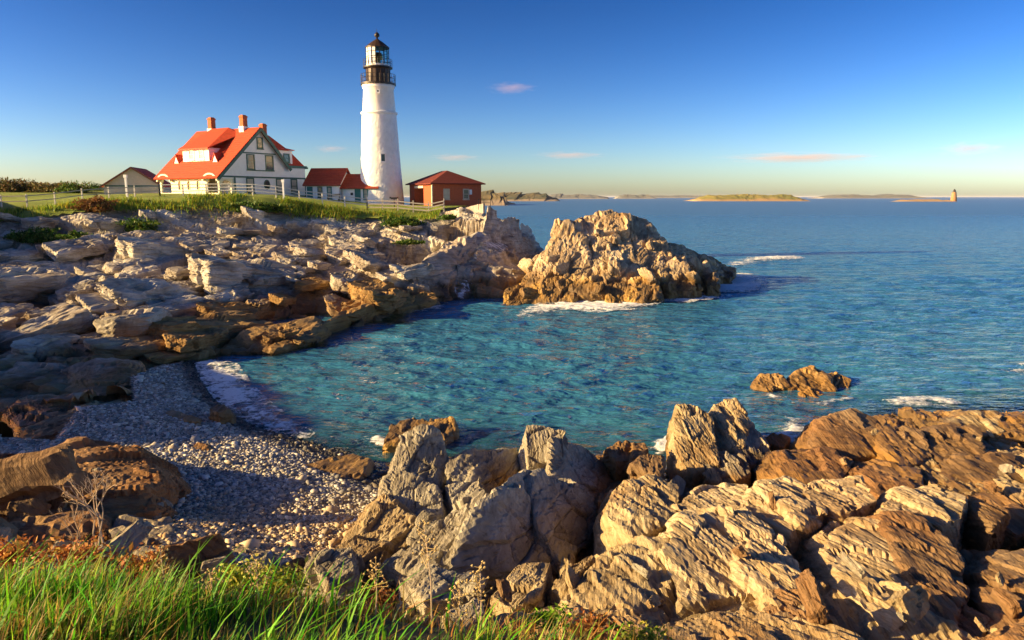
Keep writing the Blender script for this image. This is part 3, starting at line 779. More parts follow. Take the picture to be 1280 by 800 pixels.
# --- brown ridge at the waterline behind it
t_ridge = tag(empty('rock_outcrop', Wz(1130, 560, 1.0)), 'low brown rock ridge at the water behind the sunlit tan rocks', 'rock outcrop', 'rock outcrops on the near shore')
B_ = M['rock_brown']
ridge = [
 ([(1016, 556, 22.4), (1030, 520, 24.2), (1070, 510, 24.8), (1110, 522, 24.2), (1104, 566, 21.8), (1050, 574, 21.4)], 0, 1.6),
 ([(960, 592, 20.0), (980, 566, 21.2), (1040, 560, 21.6), (1070, 574, 20.8), (1050, 604, 19.2), (990, 604, 19.2)], .3, 1.4),
 ([(1090, 560, 22.0), (1104, 528, 23.6), (1150, 534, 23.4), (1166, 570, 21.4), (1120, 590, 20.2)], .2, 1.4),
 ([(1150, 560, 22.0), (1180, 530, 23.8), (1226, 534, 23.6), (1232, 570, 21.6), (1180, 584, 20.8)], .3, 1.4),
 ([(1184, 530, 25.2), (1210, 512, 26.4), (1250, 514, 26.2), (1256, 540, 24.6), (1210, 548, 24.2)], .1, 1.4),
 ([(1236, 546, 24.4), (1262, 520, 25.8), (1310, 516, 26.2), (1320, 556, 23.8)], .1, 1.4),
 ([(1180, 604, 19.4), (1200, 572, 21.0), (1270, 566, 21.4), (1290, 600, 19.6), (1240, 626, 18.2)], .4, 1.4),
 ([(1070, 600, 19.2), (1090, 578, 20.4), (1150, 584, 20.2), (1160, 610, 18.8), (1100, 620, 18.2)], .5, 1.2),
 ([(1232, 640, 17.0), (1256, 610, 18.4), (1320, 606, 18.8), (1330, 660, 16.2), (1270, 670, 15.8)], .6, 1.4),
 ([(790, 580, 19.6), (804, 566, 20.4), (830, 572, 20.2), (826, 596, 19.0)], .1, .8),
]
for i, s in enumerate(ridge): add_hull(t_ridge, s, B_ if i != 4 else S_, 5, .6, .6, FR, 300 + i)
# --- upright fin by the water
t_fin = tag(empty('rock_outcrop', Wz(890, 560, .3)), 'upright wedge of tan rock at the water, shaded on its seaward side', 'rock outcrop', 'rock outcrops on the near shore')
fin = [
 ([(839, 545, 22.4), (846, 506, 24.0), (862, 503, 24.2), (892, 520, 23.6), (900, 580, 20.8), (866, 592, 20.4), (846, 572, 21.2)], -.3, .9),
 ([(886, 520, 24.2), (896, 500, 25.2), (920, 496, 25.4), (938, 520, 24.4), (930, 560, 22.2), (896, 560, 22.2)], -.4, 1.0),
 ([(912, 546, 23.2), (930, 520, 24.4), (952, 540, 23.8), (968, 566, 22.4), (940, 584, 21.4), (912, 576, 21.6)], -.4, 1.0),
 ([(880, 600, 20.2), (890, 560, 21.8), (930, 566, 21.6), (940, 590, 20.6), (910, 606, 20.0)], -.2, .8),
 ([(952, 552, 24.0), (966, 540, 24.6), (986, 548, 24.2), (980, 560, 23.6)], -.4, .8),
]
for i, s in enumerate(fin): add_hull(t_fin, s, [S_, S_, C_, C_, B_][i], 6, .55, .6, frame(95, 75), 400 + i)
# --- low weed covered rocks off the pebble beach and in the water
def water_rock(label, specs, material, seed, k=5, L=.6, amp=.8):
    t = tag(empty('rock', Wz(*specs[0][0][0][:2], 0)), label, 'rock', 'rocks standing in the water')
    for i, s in enumerate(specs): add_hull(t, s, material, k, L, amp, FR, seed + i, 'rock_piece')
    return t
water_rock('low weed brown rock just off the tip of the grey outcrop', [
 ([(476, 558, 24.4), (488, 530, 26.0), (520, 520, 26.7), (550, 528, 26.2), (544, 556, 24.8)], -.6, .6),
 ([(526, 542, 25.4), (538, 521, 26.8), (566, 520, 26.9), (572, 536, 26.0), (556, 548, 25.2)], -.6, .6)], M['rock_isle'], 500, 5, .5, .6)
water_rock('flat ochre slab rising from the water edge of the shingle', [
 ([(340, 606, 20.7), (378, 580, 22.2), (440, 565, 23.4), (464, 573, 23.0), (444, 608, 21.0), (390, 624, 20.0)], -.3, .5)], M['rock_isle'], 510, 5, .45, .4)
water_rock('small flat brown rock between the grey outcrop and the upright wedge', [
 ([(756, 562, 21.6), (772, 551, 22.3), (808, 552, 22.2), (812, 570, 21.2), (770, 576, 20.8)], -.4, .8)], B_, 515)
water_rock('ochre rock standing alone in the water off the brown ridge', [
 ([(946, 478, 33.2), (952, 466, 34.2), (976, 466, 34.2), (990, 482, 33.0), (960, 488, 32.6)], -.8, 1.0),
 ([(978, 486, 33.0), (996, 462, 34.6), (1016, 457, 34.9), (1040, 466, 34.4), (1046, 490, 32.6), (1000, 494, 32.4)], -.8, 1.2),
 ([(1030, 480, 33.6), (1046, 464, 34.8), (1066, 474, 34.2), (1060, 488, 33.0)], -.8, 1.0),
 ([(1000, 494, 32.0), (1014, 484, 32.6), (1030, 492, 32.0), (1020, 503, 31.4)], -.8, .8)], M['rock_gold'], 520, 5, .6, .65)
# --- left outcrop in front of the cove
t_left = tag(empty('rock_outcrop', Wz(90, 640, 1.2)), 'banded brown rock outcrop jutting over the shaded shingle', 'rock outcrop', 'rock outcrops on the near shore')
FRl = frame(20, 66)
left = [
 ([(20, 590, 17.6), (60, 560, 18.6), (104, 546, 19.2), (150, 552, 19.2), (190, 574, 18.6), (204, 606, 17.4), (160, 620, 16.6), (90, 606, 16.8)], .4, 1.4),
 ([(0, 610, 17.2), (40, 586, 18.2), (110, 590, 17.8), (180, 612, 17.2), (200, 640, 16.2), (120, 650, 15.8), (30, 640, 16.0)], .4, 1.0),
 ([(-40, 640, 15.6), (0, 612, 16.6), (70, 624, 16.2), (130, 652, 15.4), (100, 684, 14.2), (0, 690, 13.8)], .6, 1.0),
 ([(120, 660, 15.1), (150, 642, 15.9), (210, 656, 15.3), (230, 690, 14.1), (180, 712, 13.3), (130, 700, 13.7)], .7, .8),
 ([(-60, 600, 17.6), (-30, 578, 18.6), (30, 592, 18.0), (20, 620, 16.6), (-50, 630, 16.4)], .5, 1.0),
 ([(40, 690, 13.8), (80, 668, 14.6), (140, 690, 13.8), (120, 730, 12.4), (50, 730, 12.4)], .9, .8),
 ([(220, 706, 13.9), (250, 684, 14.5), (330, 700, 13.9), (350, 730, 12.9), (250, 740, 12.7)], 1.0, .8),
 ([(330, 730, 13.1), (356, 706, 13.7), (400, 718, 13.3), (420, 744, 12.5), (350, 752, 12.3)], .9, .8),
 ([(160, 620, 17.2), (186, 606, 17.6), (208, 622, 17.2), (196, 646, 16.2), (166, 644, 16.2)], .4, .7),
]
for i, s in enumerate(left): add_hull(t_left, s, M['rock_band'] if i in (0, 1, 2, 4, 5) else C_, 6 if i < 2 else 5, .6, .75, FRl, 600 + i)
# --- jointed rocks at the back of the cove
t_cove = tag(empty('rock_outcrop', Wz(70, 500, 1.2)), 'shaded jointed rock pile at the back of the shingle cove', 'rock outcrop', 'rock outcrops on the near shore')
cove = [
 ([(70, 480, 31.0), (84, 456, 32.4), (120, 446, 33.0), (158, 452, 32.8), (160, 490, 30.4), (110, 512, 28.6), (76, 500, 29.4)], .6, 1.4),
 ([(0, 520, 26.8), (20, 500, 27.8), (68, 500, 27.8), (72, 540, 25.6), (20, 552, 25.0)], .8, 1.2),
 ([(64, 520, 27.0), (84, 512, 27.4), (100, 528, 26.6), (84, 546, 25.6), (66, 540, 25.8)], .8, .8),
 ([(0, 480, 30.6), (20, 452, 32.6), (66, 456, 32.4), (74, 490, 30.0), (20, 506, 28.8)], .7, 1.4),
 ([(130, 496, 30.0), (146, 470, 31.4), (164, 480, 30.8), (162, 506, 29.4)], .6, .8),
 ([(-60, 500, 28.6), (-40, 470, 30.8), (10, 480, 30.2), (10, 520, 27.2), (-40, 530, 26.6)], .7, 1.4),
]
for i, s in enumerate(cove): add_hull(t_cove, s, M['rock_head'], 5, .7, .8, frame(30, 55), 700 + i)
# loose stones on the shingle
for i, (lab, s, mm) in enumerate([
 ('pale wedge shaped stone on the shingle beside the banded outcrop', ([(216, 590, 20.6), (230, 574, 21.4), (244, 580, 21.0), (254, 594, 20.4), (230, 598, 20.2)], .7, .3), 'rock_grey'),
 ('rounded dark stone lying alone mid beach', ([(239, 562, 22.6), (246, 552, 23.2), (258, 554, 23.0), (263, 564, 22.5), (248, 568, 22.2)], .5, .4), 'rock_brown'),
 ('long pale stone lying near the wet edge of the shingle', ([(206, 516, 26.4), (214, 511, 26.8), (246, 522, 26.0), (246, 528, 25.6), (220, 526, 25.8)], .4, .4), 'rock_grey'),
 ('flat brown stone at the top of the shingle below the headland', ([(176, 484, 31.0), (192, 474, 32.0), (206, 480, 31.6), (196, 490, 30.6)], .4, .5), 'rock_brown'),
 ('small dark stone at the edge of the wash', ([(260, 510, 27.0), (272, 504, 27.6), (288, 510, 27.0), (274, 518, 26.4)], -.1, .5), 'rock_brown')]):
    t = tag(empty('stone', Wz(*s[0][0][:2], .6)), lab, 'stone', 'loose stones on the shingle')
    o = add_hull(t, s, M[mm], 4, .3, .6, FR, 720 + i, 'stone_body')

# small angular blocks wedged among the big ones (pieces of the rock shelf)
shapes = [block_mesh('boulder', (1.15, .72, .30), 4, .42, 900 + i, .6, 60.0) for i in range(9)]
for me_ in shapes: me_.materials.append(None)
def scatter(parent, n, region, size, mats, fr, seed, reject=None, sink=.25):
    g = np.random.default_rng(seed); k = 0; tries = 0
    base = frame_rot(fr)
    while k < n and tries < n * 20:
        tries += 1
        x, y = region(g)
        z = float(H(x, y))
        if z < -.3 or (reject is not None and reject(x, y)): continue
        o = bpy.data.objects.new('boulder', shapes[int(g.integers(len(shapes)))])
        col.objects.link(o); o.parent = parent
        s = size * math.exp(g.normal(0, .42))
        o.scale = (s * g.uniform(.8, 1.4), s * g.uniform(.7, 1.2), s * g.uniform(.7, 1.5))
        o.location = (x, y, z + s * sink * .4)
        o.rotation_euler = (base.x + g.normal(0, .28), base.y + g.normal(0, .28), base.z + g.normal(0, .35))
        o.material_slots[0].link = 'OBJECT'; o.material_slots[0].material = mats[int(g.integers(len(mats)))]
        k += 1
inc = lambda x, y: bool(inpoly(np.array([x]), np.array([y]), COVE)[0])
inl = lambda x, y: bool(inpoly(np.array([x]), np.array([y]), LAWN)[0])
def reg_px(px0, px1, y0, y1):
    def f(g):
        Y = y0 * (y1 / y0) ** g.random(); return ((g.uniform(px0, px1) - 640) / FPX * Y * 1.03, Y)
    return f
scatter(shore, 60, reg_px(430, 1300, 9.5, 24), 0.36, [S_, S_, C_, B_], FR, 41, inc)
scatter(shore, 40, reg_px(-40, 420, 10, 18), .6, [B_, C_], FRl, 42, inc)
lsl = [block_mesh('rock_slab', (4.6, 1.9, .75), 5, .75, 950 + i, .8, 60.0, .14) for i in range(8)]
for me_ in lsl: me_.materials.append(None)
gh = np.random.default_rng(77); eh = frame_rot(FR_HEAD); k = 0
while k < 130:               # long slabs lying along the beds of the headland
    Y = 36 * (82 / 36) ** gh.random(); x = (gh.uniform(-20, 590) - 640) / FPX * Y * 1.03; z = float(H(x, Y))
    if z < .2 or inl(x, Y) or inc(x, Y): continue
    k += 1
    o = bpy.data.objects.new('rock_slab', lsl[int(gh.integers(8))]); col.objects.link(o); o.parent = headland
    s_ = .85 * math.exp(gh.normal(0, .35)) * (1.0 if Y > 45 else .7); o.scale = (s_ * gh.uniform(.8, 1.5), s_, s_ * gh.uniform(.7, 1.3)); o.location = (x, Y, z + .17 * s_)
    o.rotation_euler = (eh.x + gh.normal(0, .07), eh.y + gh.normal(0, .07), eh.z + gh.normal(0, .12))
    o.material_slots[0].link = 'OBJECT'; o.material_slots[0].material = M['rock_gold'] if (z < 1.8 and x > -20) else M['rock_head']
scatter(headland, 40, reg_px(-20, 560, 40, 80), 1.2, [M['rock_head']], FR_HEAD, 43, lambda x, y: inl(x, y) or inc(x, y), .4)

# measured slabs of the headland
FRh = FR_HEAD
hl = [
 ([(276, 440, 41.0), (300, 412, 43.5), (392, 396, 47), (404, 412, 44.8), (346, 440, 40.8)], -.5, 2.5, 'rock_gold'),
 ([(390, 412, 45.2), (420, 388, 49.5), (500, 366, 56), (508, 380, 57), (440, 402, 49.6)], -.5, 2.5, 'rock_gold'),
 ([(425, 384, 51.5), (470, 362, 57), (508, 360, 58), (504, 386, 57.2), (450, 394, 52)], -.5, 2.0, 'rock_gold'),
 ([(175, 398, 46.5), (180, 380, 49), (215, 368, 52), (236, 372, 51.5), (238, 396, 47), (200, 408, 45.2)], .8, 2.0, 'rock_head'),
 ([(62, 372, 49), (90, 352, 53), (112, 350, 54), (120, 372, 50.5), (80, 384, 47.5)], 1.2, 2.0, 'rock_head'),
 ([(120, 380, 49.5), (160, 354, 54), (225, 348, 56), (210, 368, 52), (150, 388, 48.5)], 1.0, 2.0, 'rock_head'),
 ([(30, 410, 41.8), (50, 396, 43.6), (110, 394, 44.4), (104, 420, 40.4), (50, 424, 39.8)], .6, 1.6, 'rock_head'),
 ([(428, 350, 61), (450, 340, 62.5), (520, 332, 62), (514, 358, 60), (440, 362, 58.8)], .6, 2.5, 'rock_head'),
 ([(520, 330, 62.5), (560, 302, 72), (610, 285, 78), (618, 312, 75), (560, 350, 64.5), (522, 352, 61.5)], .2, 3.0, 'rock_head'),
 ([(520, 380, 59.6), (522, 350, 61.8), (560, 344, 65.0), (562, 372, 62.6)], -.5, 2.0, 'rock_head'),
 ([(590, 345, 76), (600, 300, 78), (610, 256, 81), (622, 262, 81.5), (628, 330, 79), (612, 350, 76.8)], -.5, 3.0, 'rock_head'),
 ([(620, 330, 80.5), (622, 275, 83), (640, 268, 86), (650, 275, 87), (652, 318, 84.5), (634, 338, 82)], -.5, 4.0, 'rock_head'),
 ([(648, 318, 88), (650, 278, 90), (660, 280, 93), (669, 296, 96), (664, 320, 92)], -.5, 4.0, 'rock_head'),
 ([(380, 330, 65), (400, 318, 68), (470, 316, 70), (476, 334, 65), (410, 342, 62.5)], 1.6, 2.0, 'rock_head'),
 ([(150, 320, 64), (170, 306, 67), (225, 300, 69.5), (230, 318, 65), (180, 330, 62)], 2.6, 2.0, 'rock_head'),
 ([(190, 424, 42.2), (210, 408, 44.2), (245, 412, 43.6), (246, 440, 40.8), (196, 444, 40.2)], .2, 1.5, 'rock_gold'),
]
for i, (p_, zb, bk, mm) in enumerate(hl):
    o, c = hull_rock('rock_slab', p_, zb, headland, M[mm], 5, 1.0, .7, bk, FRh, 800 + i)
    o.location = c

# --- the rock island off the point
isle = tag(empty('rock_island', Wz(770, 370, 0)), 'large craggy rock island rising off the point of the headland', 'rock island')
FRi = frame(58, 62)
isl = [
 ([(640, 372, 62.5), (668, 330, 66), (690, 300, 68), (706, 276, 71), (726, 270, 73), (740, 330, 65), (720, 376, 60.6), (670, 380, 60.4)], -1.0, 5.0),
 ([(700, 290, 70), (730, 266, 75), (770, 261, 77), (790, 268, 75.5), (792, 320, 67), (760, 366, 61), (712, 370, 61)], -1.0, 6.0),
 ([(770, 290, 72), (786, 268, 76), (806, 270, 77), (822, 294, 73), (840, 306, 72), (842, 350, 64.5), (800, 370, 61.2), (766, 366, 61.6)], -1.0, 6.0),
 ([(820, 314, 73), (838, 300, 76), (870, 314, 77), (896, 327, 78), (914, 333, 80), (904, 346, 73), (850, 356, 66)], -1.2, 4.0),
 ([(745, 280, 71.5), (754, 268, 73), (785, 266, 73), (786, 286, 70.5), (750, 290, 70)], 3.0, 2.5),
 ([(690, 292, 70), (694, 273, 71.5), (712, 272, 72), (722, 290, 70), (704, 306, 68)], 2.5, 2.0),
 ([(628, 384, 60.2), (634, 360, 62.6), (652, 356, 63.4), (664, 376, 61), (640, 386, 59.8)], -1.0, 2.0),
 ([(757, 376, 60.4), (764, 352, 62.4), (784, 352, 62.4), (786, 374, 60.5), (770, 380, 60)], -1.0, 1.6),
 ([(782, 372, 60.8), (786, 346, 63), (812, 344, 63.2), (830, 372, 60.8), (800, 378, 60.2)], -1.0, 2.0),
 ([(820, 356, 64), (834, 324, 68), (856, 320, 69), (870, 360, 63.4), (840, 364, 62.8)], -1.0, 2.5),
 ([(876, 340, 68.5), (882, 326, 70), (896, 340, 68.8), (900, 356, 65.6), (884, 358, 65.2)], -1.0, 1.6),
 ([(846, 360, 64), (858, 346, 66), (874, 352, 65), (880, 362, 63.6), (860, 366, 63)], -1.0, 1.6),
 ([(700, 340, 65), (720, 316, 68), (750, 320, 67.6), (756, 350, 63), (716, 362, 62)], 0, 2.0),
 ([(736, 332, 66), (760, 304, 69.5), (790, 308, 69), (800, 336, 65), (764, 350, 63.5)], .2, 2.0),
 ([(800, 312, 70), (812, 292, 72.5), (832, 298, 72.4), (840, 320, 69), (816, 328, 68)], 1.0, 2.0),
 ([(890, 344, 74), (900, 332, 77), (920, 335, 78), (914, 347, 73.5)], -1.0, 2.0),
 ([(655, 378, 61), (676, 352, 63.5), (700, 356, 63), (704, 380, 60.4), (676, 386, 60)], -1.0, 1.6),
]
for i, s in enumerate(isl): add_hull(isle, s, M['rock_isle'], 6 if i < 4 else 5, 1.15, .75, FRi, 840 + i, 'rock_mass' if i < 4 else 'rock_slab')
from mathutils.bvhtree import BVHTree
bvv, bvf = [], []
for o in isle.children:
    off_ = Vector(o.location) + isle.location; n0 = len(bvv)
    bvv += [v.co + off_ for v in o.data.vertices]; bvf += [tuple(i_ + n0 for i_ in p_.vertices) for p_ in o.data.polygons]
isle_bvh = BVHTree.FromPolygons(bvv, bvf)
gi = np.random.default_rng(5)
for i in range(36):        # loose blocks lying on its flanks
    px = gi.uniform(660, 880); tt = gi.random()
    py = (285 + abs(px - 760) * .12) * (1 - tt) + 372 * tt - max(0, px - 830) * .3 * tt
    p = Wy(px, py, 70.5 - 9.5 * tt + max(0, px - 830) * .09)
    hit = isle_bvh.ray_cast(Vector((p[0], p[1], 60)), Vector((0, 0, -1)))[0]
    if hit is None or hit.z < .2: continue
    o = bpy.data.objects.new('boulder', shapes[int(gi.integers(9))]); col.objects.link(o); o.parent = isle
    o.location = hit - isle.location; s = 1.25 * math.exp(gi.normal(0, .35)); o.scale = (s, s * .9, s * 1.2)
    e = frame_rot(FRi); o.rotation_euler = (e.x + gi.normal(0, .3), e.y + gi.normal(0, .3), e.z + gi.normal(0, .4))
    o.material_slots[0].link = 'OBJECT'; o.material_slots[0].material = M['rock_isle']
# ---------------------------------------------------------------- buildings on the headland
def arch(x, w, z0, zs, n=8):
    """outline of an arched opening centred on x, springing at zs"""
    r = w / 2
    return [(x - r, z0), (x + r, z0)] + [(x + r * math.cos(math.pi * k / n), zs + r * math.sin(math.pi * k / n)) for k in range(n + 1)]
def rect(x0, x1, z0, z1): return [(x0, z0), (x1, z0), (x1, z1), (x0, z1)]
def window(parent, face, x0, x1, z0, z1, glass='window_dark', trim='trim', bar=True, name='window'):
    """face maps (along, out, up) to the parent's space; frame with a pane set back and glazing bars"""
    w = .14
    m = MB()
    def fb(a0, a1, o0, o1, u0, u1, mb):
        vs = [face(a, o, u) for u in (u0, u1) for a, o in ((a0, o0), (a1, o0), (a1, o1), (a0, o1))]
        mb.add(vs, [(3, 2, 1, 0), (4, 5, 6, 7), (0, 1, 5, 4), (1, 2, 6, 5), (2, 3, 7, 6), (3, 0, 4, 7)])
    fb(x0, x0 + w, -.05, .07, z0, z1, m); fb(x1 - w, x1, -.05, .07, z0, z1, m)
    fb(x0 + w, x1 - w, -.05, .068, z1 - w, z1, m); fb(x0 + w, x1 - w, -.05, .068, z0, z0 + w, m)
    if bar: fb(x0 + w, x1 - w, -.02, .05, (z0 + z1) / 2 - .035, (z0 + z1) / 2 + .035, m)
    o = m.build(name, M[trim], parent)
    g = MB(); fb(x0 + w * .9, x1 - w * .9, -.04, .02, z0 + w * .9, z1 - w * .9, g); g.build('pane', M[glass], o)
    s = MB(); fb(x0 - .06, x1 + .06, .0, .14, z0 - .09, z0 - .003, s); s.build('sill', M[trim], o)
    return o
def boxat(parent, name, face, a0, a1, o0, o1, u0, u1, material):
    m = MB(); vs = [face(a, o, u) for u in (u0, u1) for a, o in ((a0, o0), (a1, o0), (a1, o1), (a0, o1))]
    m.add(vs, [(3, 2, 1, 0), (4, 5, 6, 7), (0, 1, 5, 4), (1, 2, 6, 5), (2, 3, 7, 6), (3, 0, 4, 7)])
    return m.build(name, M[material], parent)

# ---- keeper's house: local x runs along the gable front, local y back along the ridge
A = R(59); z0h = 9.15
c0 = Wy(275, 243, 92.0)
house = tag(empty('keeper_house', (c0[0], c0[1], z0h), A), 'white keeper house with a steep red roof and arched cream porch', 'house')
Wd, Dp = 14.3, 12.2            # gable width, depth
EL, PK, PX, KX, KZ = 2.45, 8.75, 6.6, 11.0, 3.95   # left eave, peak height, peak position, kick of the right rake
fg = lambda a, o, u: (a, -o, u)                    # gable front, out of it is -y
fl = lambda a, o, u: (-o, a, u)                    # porch side, out of it is -x
wall = MB()
front = [(2.2, 0), (Wd, 0), (Wd, KZ - .1), (KX, KZ), (PX, PK - .15), (.25, EL + .1), (.25, EL - .3), (2.2, EL - .3)]
wall.slab([(x, 0, z) for x, z in front], (0, .25, 0))
wall.slab([(x, Dp - .25, z) for x, z in front], (0, .25, 0))
wall.box(Wd - .25, Wd - .002, .26, Dp - .26, 0, KZ - .1)
wall.box(2.2, 2.4, .26, Dp - .26, 0, EL + .6)
wall.build('wall', M['white'], house)
# porch: cream wall with two wide arches and three narrow arched windows between
sc = Dp / 12.2
holes = [arch(1.35, 2.1, .35, 1.35), arch(10.85, 2.1, .35, 1.35)] + [arch(x, .62, .75, 1.55) for x in (4.2, 6.1, 8.0)]
pw = MB(); pw.holed([(0, 0), (Dp, 0), (Dp, EL - .05), (0, EL - .05)], holes, 0, .22)
pw.v = [(y, x, z) for x, y, z in pw.v]
porch = pw.build('porch', M['cream'], house)
for x in (4.2, 6.1, 8.0):
    q = MB(); q.holed(arch(x, .60, .76, 1.54), [], .12, .15); q.v = [(y, xx, z) for xx, y, z in q.v]; q.build('window_pane', M['window_dark'], porch)
ew = MB(); ew.holed([(0, 0), (2.1, 0), (2.1, EL - .32), (0, EL - .32)], [arch(1.05, 1.5, .25, 1.2)], .02, .22); ew.build('porch_end', M['cream'], house)
boxat(house, 'porch_floor', lambda a, o, u: (a, o, u), .02, 2.2, .24, Dp, -.2, .22, 'stone')
for cx in (1.35, 10.85):     # curved hoods lifting the eave over the wide arches
    h = MB(); n = 12
    outer = [(cx + 1.5 * math.cos(math.pi * k / n), EL - .62 + 1.0 * math.sin(math.pi * k / n)) for k in range(n + 1)]
    inner = [(cx + 1.28 * math.cos(math.pi * k / n), EL - .62 + .80 * math.sin(math.pi * k / n)) for k in range(n, -1, -1)]
    h.slab([(-.42, x, z) for x, z in outer + inner], (.95, 0, 0)); h.build('arch_hood', M['cream'], house)
# main roof as two sloped slabs with a small overhang, shingle courses standing proud
def roof_slab(name, a, b, y0, y1, th, parent, material='red_roof', ov=.0):
    (x0, z0), (x1, z1) = a, b
    m = MB(); d = Vector((x1 - x0, 0, z1 - z0)); n = Vector((-d.z, 0, d.x)).normalized() * th
    if n.z < 0: n = -n
    m.slab([(x0, y0, z0), (x1, y0, z1), (x1, y1, z1), (x0, y1, z0)], n)
    o = m.build(name, M[material], parent)
    L_ = d.length; du = d / L_; k = 0; s = 0.45
    cm = MB()
    while s < L_ - .1:
        p0 = Vector((x0, 0, z0)) + du * s + n
        cm.slab([(p0.x, y0 + .02, p0.z), (p0.x + du.x * .16, y0 + .02, p0.z + du.z * .16), (p0.x + du.x * .16, y1 - .02, p0.z + du.z * .16), (p0.x, y1 - .02, p0.z)], n.normalized() * .03)
        s += .45
    cm.build('shingle_course', M[material], o)
    return o
roof_l = roof_slab('roof', (-.55, EL - .35), (PX + .003, PK), -.45, Dp + .45, .16, house)
roof_r = roof_slab('roof', (KX + .35, KZ - .35), (PX - .003, PK), -.45, Dp + .45, .16, house)
rk = MB(); rk.bar((-.5, -.5, EL - .45), (PX, -.5, PK - .14), .1, .34); rk.bar((PX, -.503, PK - .14), (KX + .35, -.503, KZ - .5), .1, .42)
rk.build('rake_board', M['trim'], house)
rk = MB(); rk.bar((KX + .2, -.12, KZ + .02), (Wd + .25, -.12, KZ + .02), .24, .3); rk.build('eave_board', M['trim'], house)
bb = MB(); bb.box(.3, Wd + .02, -.05, -.003, 2.30, 2.50); bb.build('belt_board', M['trim'], house)
bb = MB(); bb.box(3.6, 9.2, -.045, -.003, 5.42, 5.58); bb.build('belt_board', M['trim'], house)
for x in (2.35, Wd - .02):
    cb = MB(); cb.box(x - .12, x + .1, -.06, -.003, 0, 2.29); cb.build('corner_board', M['trim'], house)
window(house, fg, 6.15, 7.15, 6.1, 7.6)
window(house, fg, 4.35, 5.65, 3.35, 5.35); window(house, fg, 7.35, 8.75, 3.35, 5.35)
bp = MB(); bp.box(5.66, 7.34, -.04, -.003, 3.45, 5.3); bp.build('panel', M['white'], house)
hb = MB(); hb.box(4.3, 8.8, -.12, -.003, 3.22, 3.34); hb.build('sill_board', M['trim'], house)
window(house, fg, 4.1, 5.35, .35, 2.29, 'blind'); window(house, fg, 9.0, 10.2, .35, 2.29, 'blind'); window(house, fg, 11.6, 12.75, .35, 2.29, 'blind')
ov = MB(); n = 20
ov.slab([(7.45 + .52 * math.cos(2 * math.pi * k / n), -.06, 1.45 + .66 * math.sin(2 * math.pi * k / n)) for k in range(n)], (0, .056, 0))
o = ov.build('oval_window', M['trim'], house)
ov = MB(); ov.slab([(7.45 + .36 * math.cos(2 * math.pi * k / n), -.09, 1.45 + .5 * math.sin(2 * math.pi * k / n)) for k in range(n)], (0, .03, 0)); ov.build('pane', M['window_dark'], o)
# big dormer on the porch side: lit front wall with two windows, hipped red roof
slope = (PK - EL + .35) / (PX + .55)
zr = lambda x: EL - .35 + (x + .55) * slope + .16
dy0, dy1, dx0 = 3.9, 9.3, 1.7
dz0, dz1 = zr(dx0) - .15, zr(dx0) + 1.75
dm = MB(); dm.slab([(dx0, dy0, dz0), (dx0, dy1, dz0), (dx0, dy1, dz1), (dx0, dy0, dz1)], (.15, 0, 0))
for yy in (dy0, dy1 - .15): dm.slab([(dx0 + .16, yy, dz0 + .1), (dx0 + .16, yy, dz1), (dx0 + 2.2, yy, dz1)], (0, .15, 0))
dorm = dm.build('dormer', M['white'], house)
for y_ in (4.9, 6.9): window(dorm, lambda a, o, u: (dx0 - o, a, u), y_, y_ + 1.1, dz0 + .45, dz1 - .1, 'window_dark', 'white')
ze = dz1; rx = PX - .6; rz_ = PK + .28
dr = MB(); E = [(dx0 - .4, dy0 - .35, ze), (dx0 - .4, dy1 + .35, ze), (rx, dy1 - .6, rz_), (rx, dy0 + 1.3, rz_)]
dr.add(E + [(rx, dy0 - 1.0, zr(rx) - .3), (rx, dy1 + 1.0, zr(rx) - .3), (dx0 - .4, dy0 - .35, ze - .16), (dx0 - .4, dy1 + .35, ze - .16)], [(0, 1, 2, 3), (0, 3, 4), (1, 5, 2), (6, 7, 1, 0), (6, 0, 4), (7, 5, 1)])
dr.add([(rx, dy0 + 1.3, rz_), (rx, dy1 - .6, rz_), (rx + .7, dy1 - .6, PK + .1), (rx + .7, dy0 + 1.3, PK + .1)], [(0, 1, 2, 3)])
dr.build('dormer_roof', M['red_roof'], dorm, fixn=False)
for yy in (2.6, 10.6):       # small three cornered vents
    vx = 1.9; vz = zr(vx)
    v = MB(); v.slab([(vx - .35, yy - .55, vz - .32), (vx - .35, yy + .55, vz - .32), (vx - .35, yy, vz + .75)], (1.1, 0, 0)); tv = v.build('vent_dormer', M['white'], house)
    v = MB(); v.slab([(vx - .45, yy - .7, vz - .3), (vx - .45, yy, vz + .92), (vx - .45, yy, vz + .76), (vx - .45, yy - .6, vz - .36)], (1.3, 0, 0)); v.slab([(vx - .45, yy + .7, vz - .3), (vx - .45, yy, vz + .92), (vx - .45, yy, vz + .76), (vx - .45, yy + .6, vz - .36)], (1.3, 0, 0)); v.build('vent_roof', M['red_roof'], tv)
# rear wing on the right with a two pitched roof and its own dormer
wg = MB(); x0, x1, y0, y1 = 8.2, Wd + .3, 2.2, Dp + 1.5
rzw = PK - .5; xr = 11.0; xm = 13.3; zm = 6.35
pts = [(x1 + .15, y0 - 2.0, KZ - .05), (x1 + .15, y1, KZ - .05), (xm, y1, zm), (xm, y0 - .2, zm), (xr, y1, rzw), (xr, y0 + 1.0, rzw), (KX - .6, y0 - 2.0, KZ - .05), (10.2, y0 - .2, zm), (7.6, y1, PK - 1.3), (7.6, y0 + .6, PK - 1.3), (x1 + .15, y1, KZ - .3)]
wg.add(pts, [(0, 1, 2, 3), (3, 2, 4, 5), (6, 0, 3, 7), (7, 3, 5), (5, 4, 8, 9), (7, 5, 9), (1, 8, 4, 2)])
wg.build('wing_roof', M['red_roof'], house, fixn=False)
ed = MB(); ed.box(x1 + .05, x1 + .25, -.1, y1, KZ - .2, KZ + .02); ed.build('eave_board', M['trim'], house)
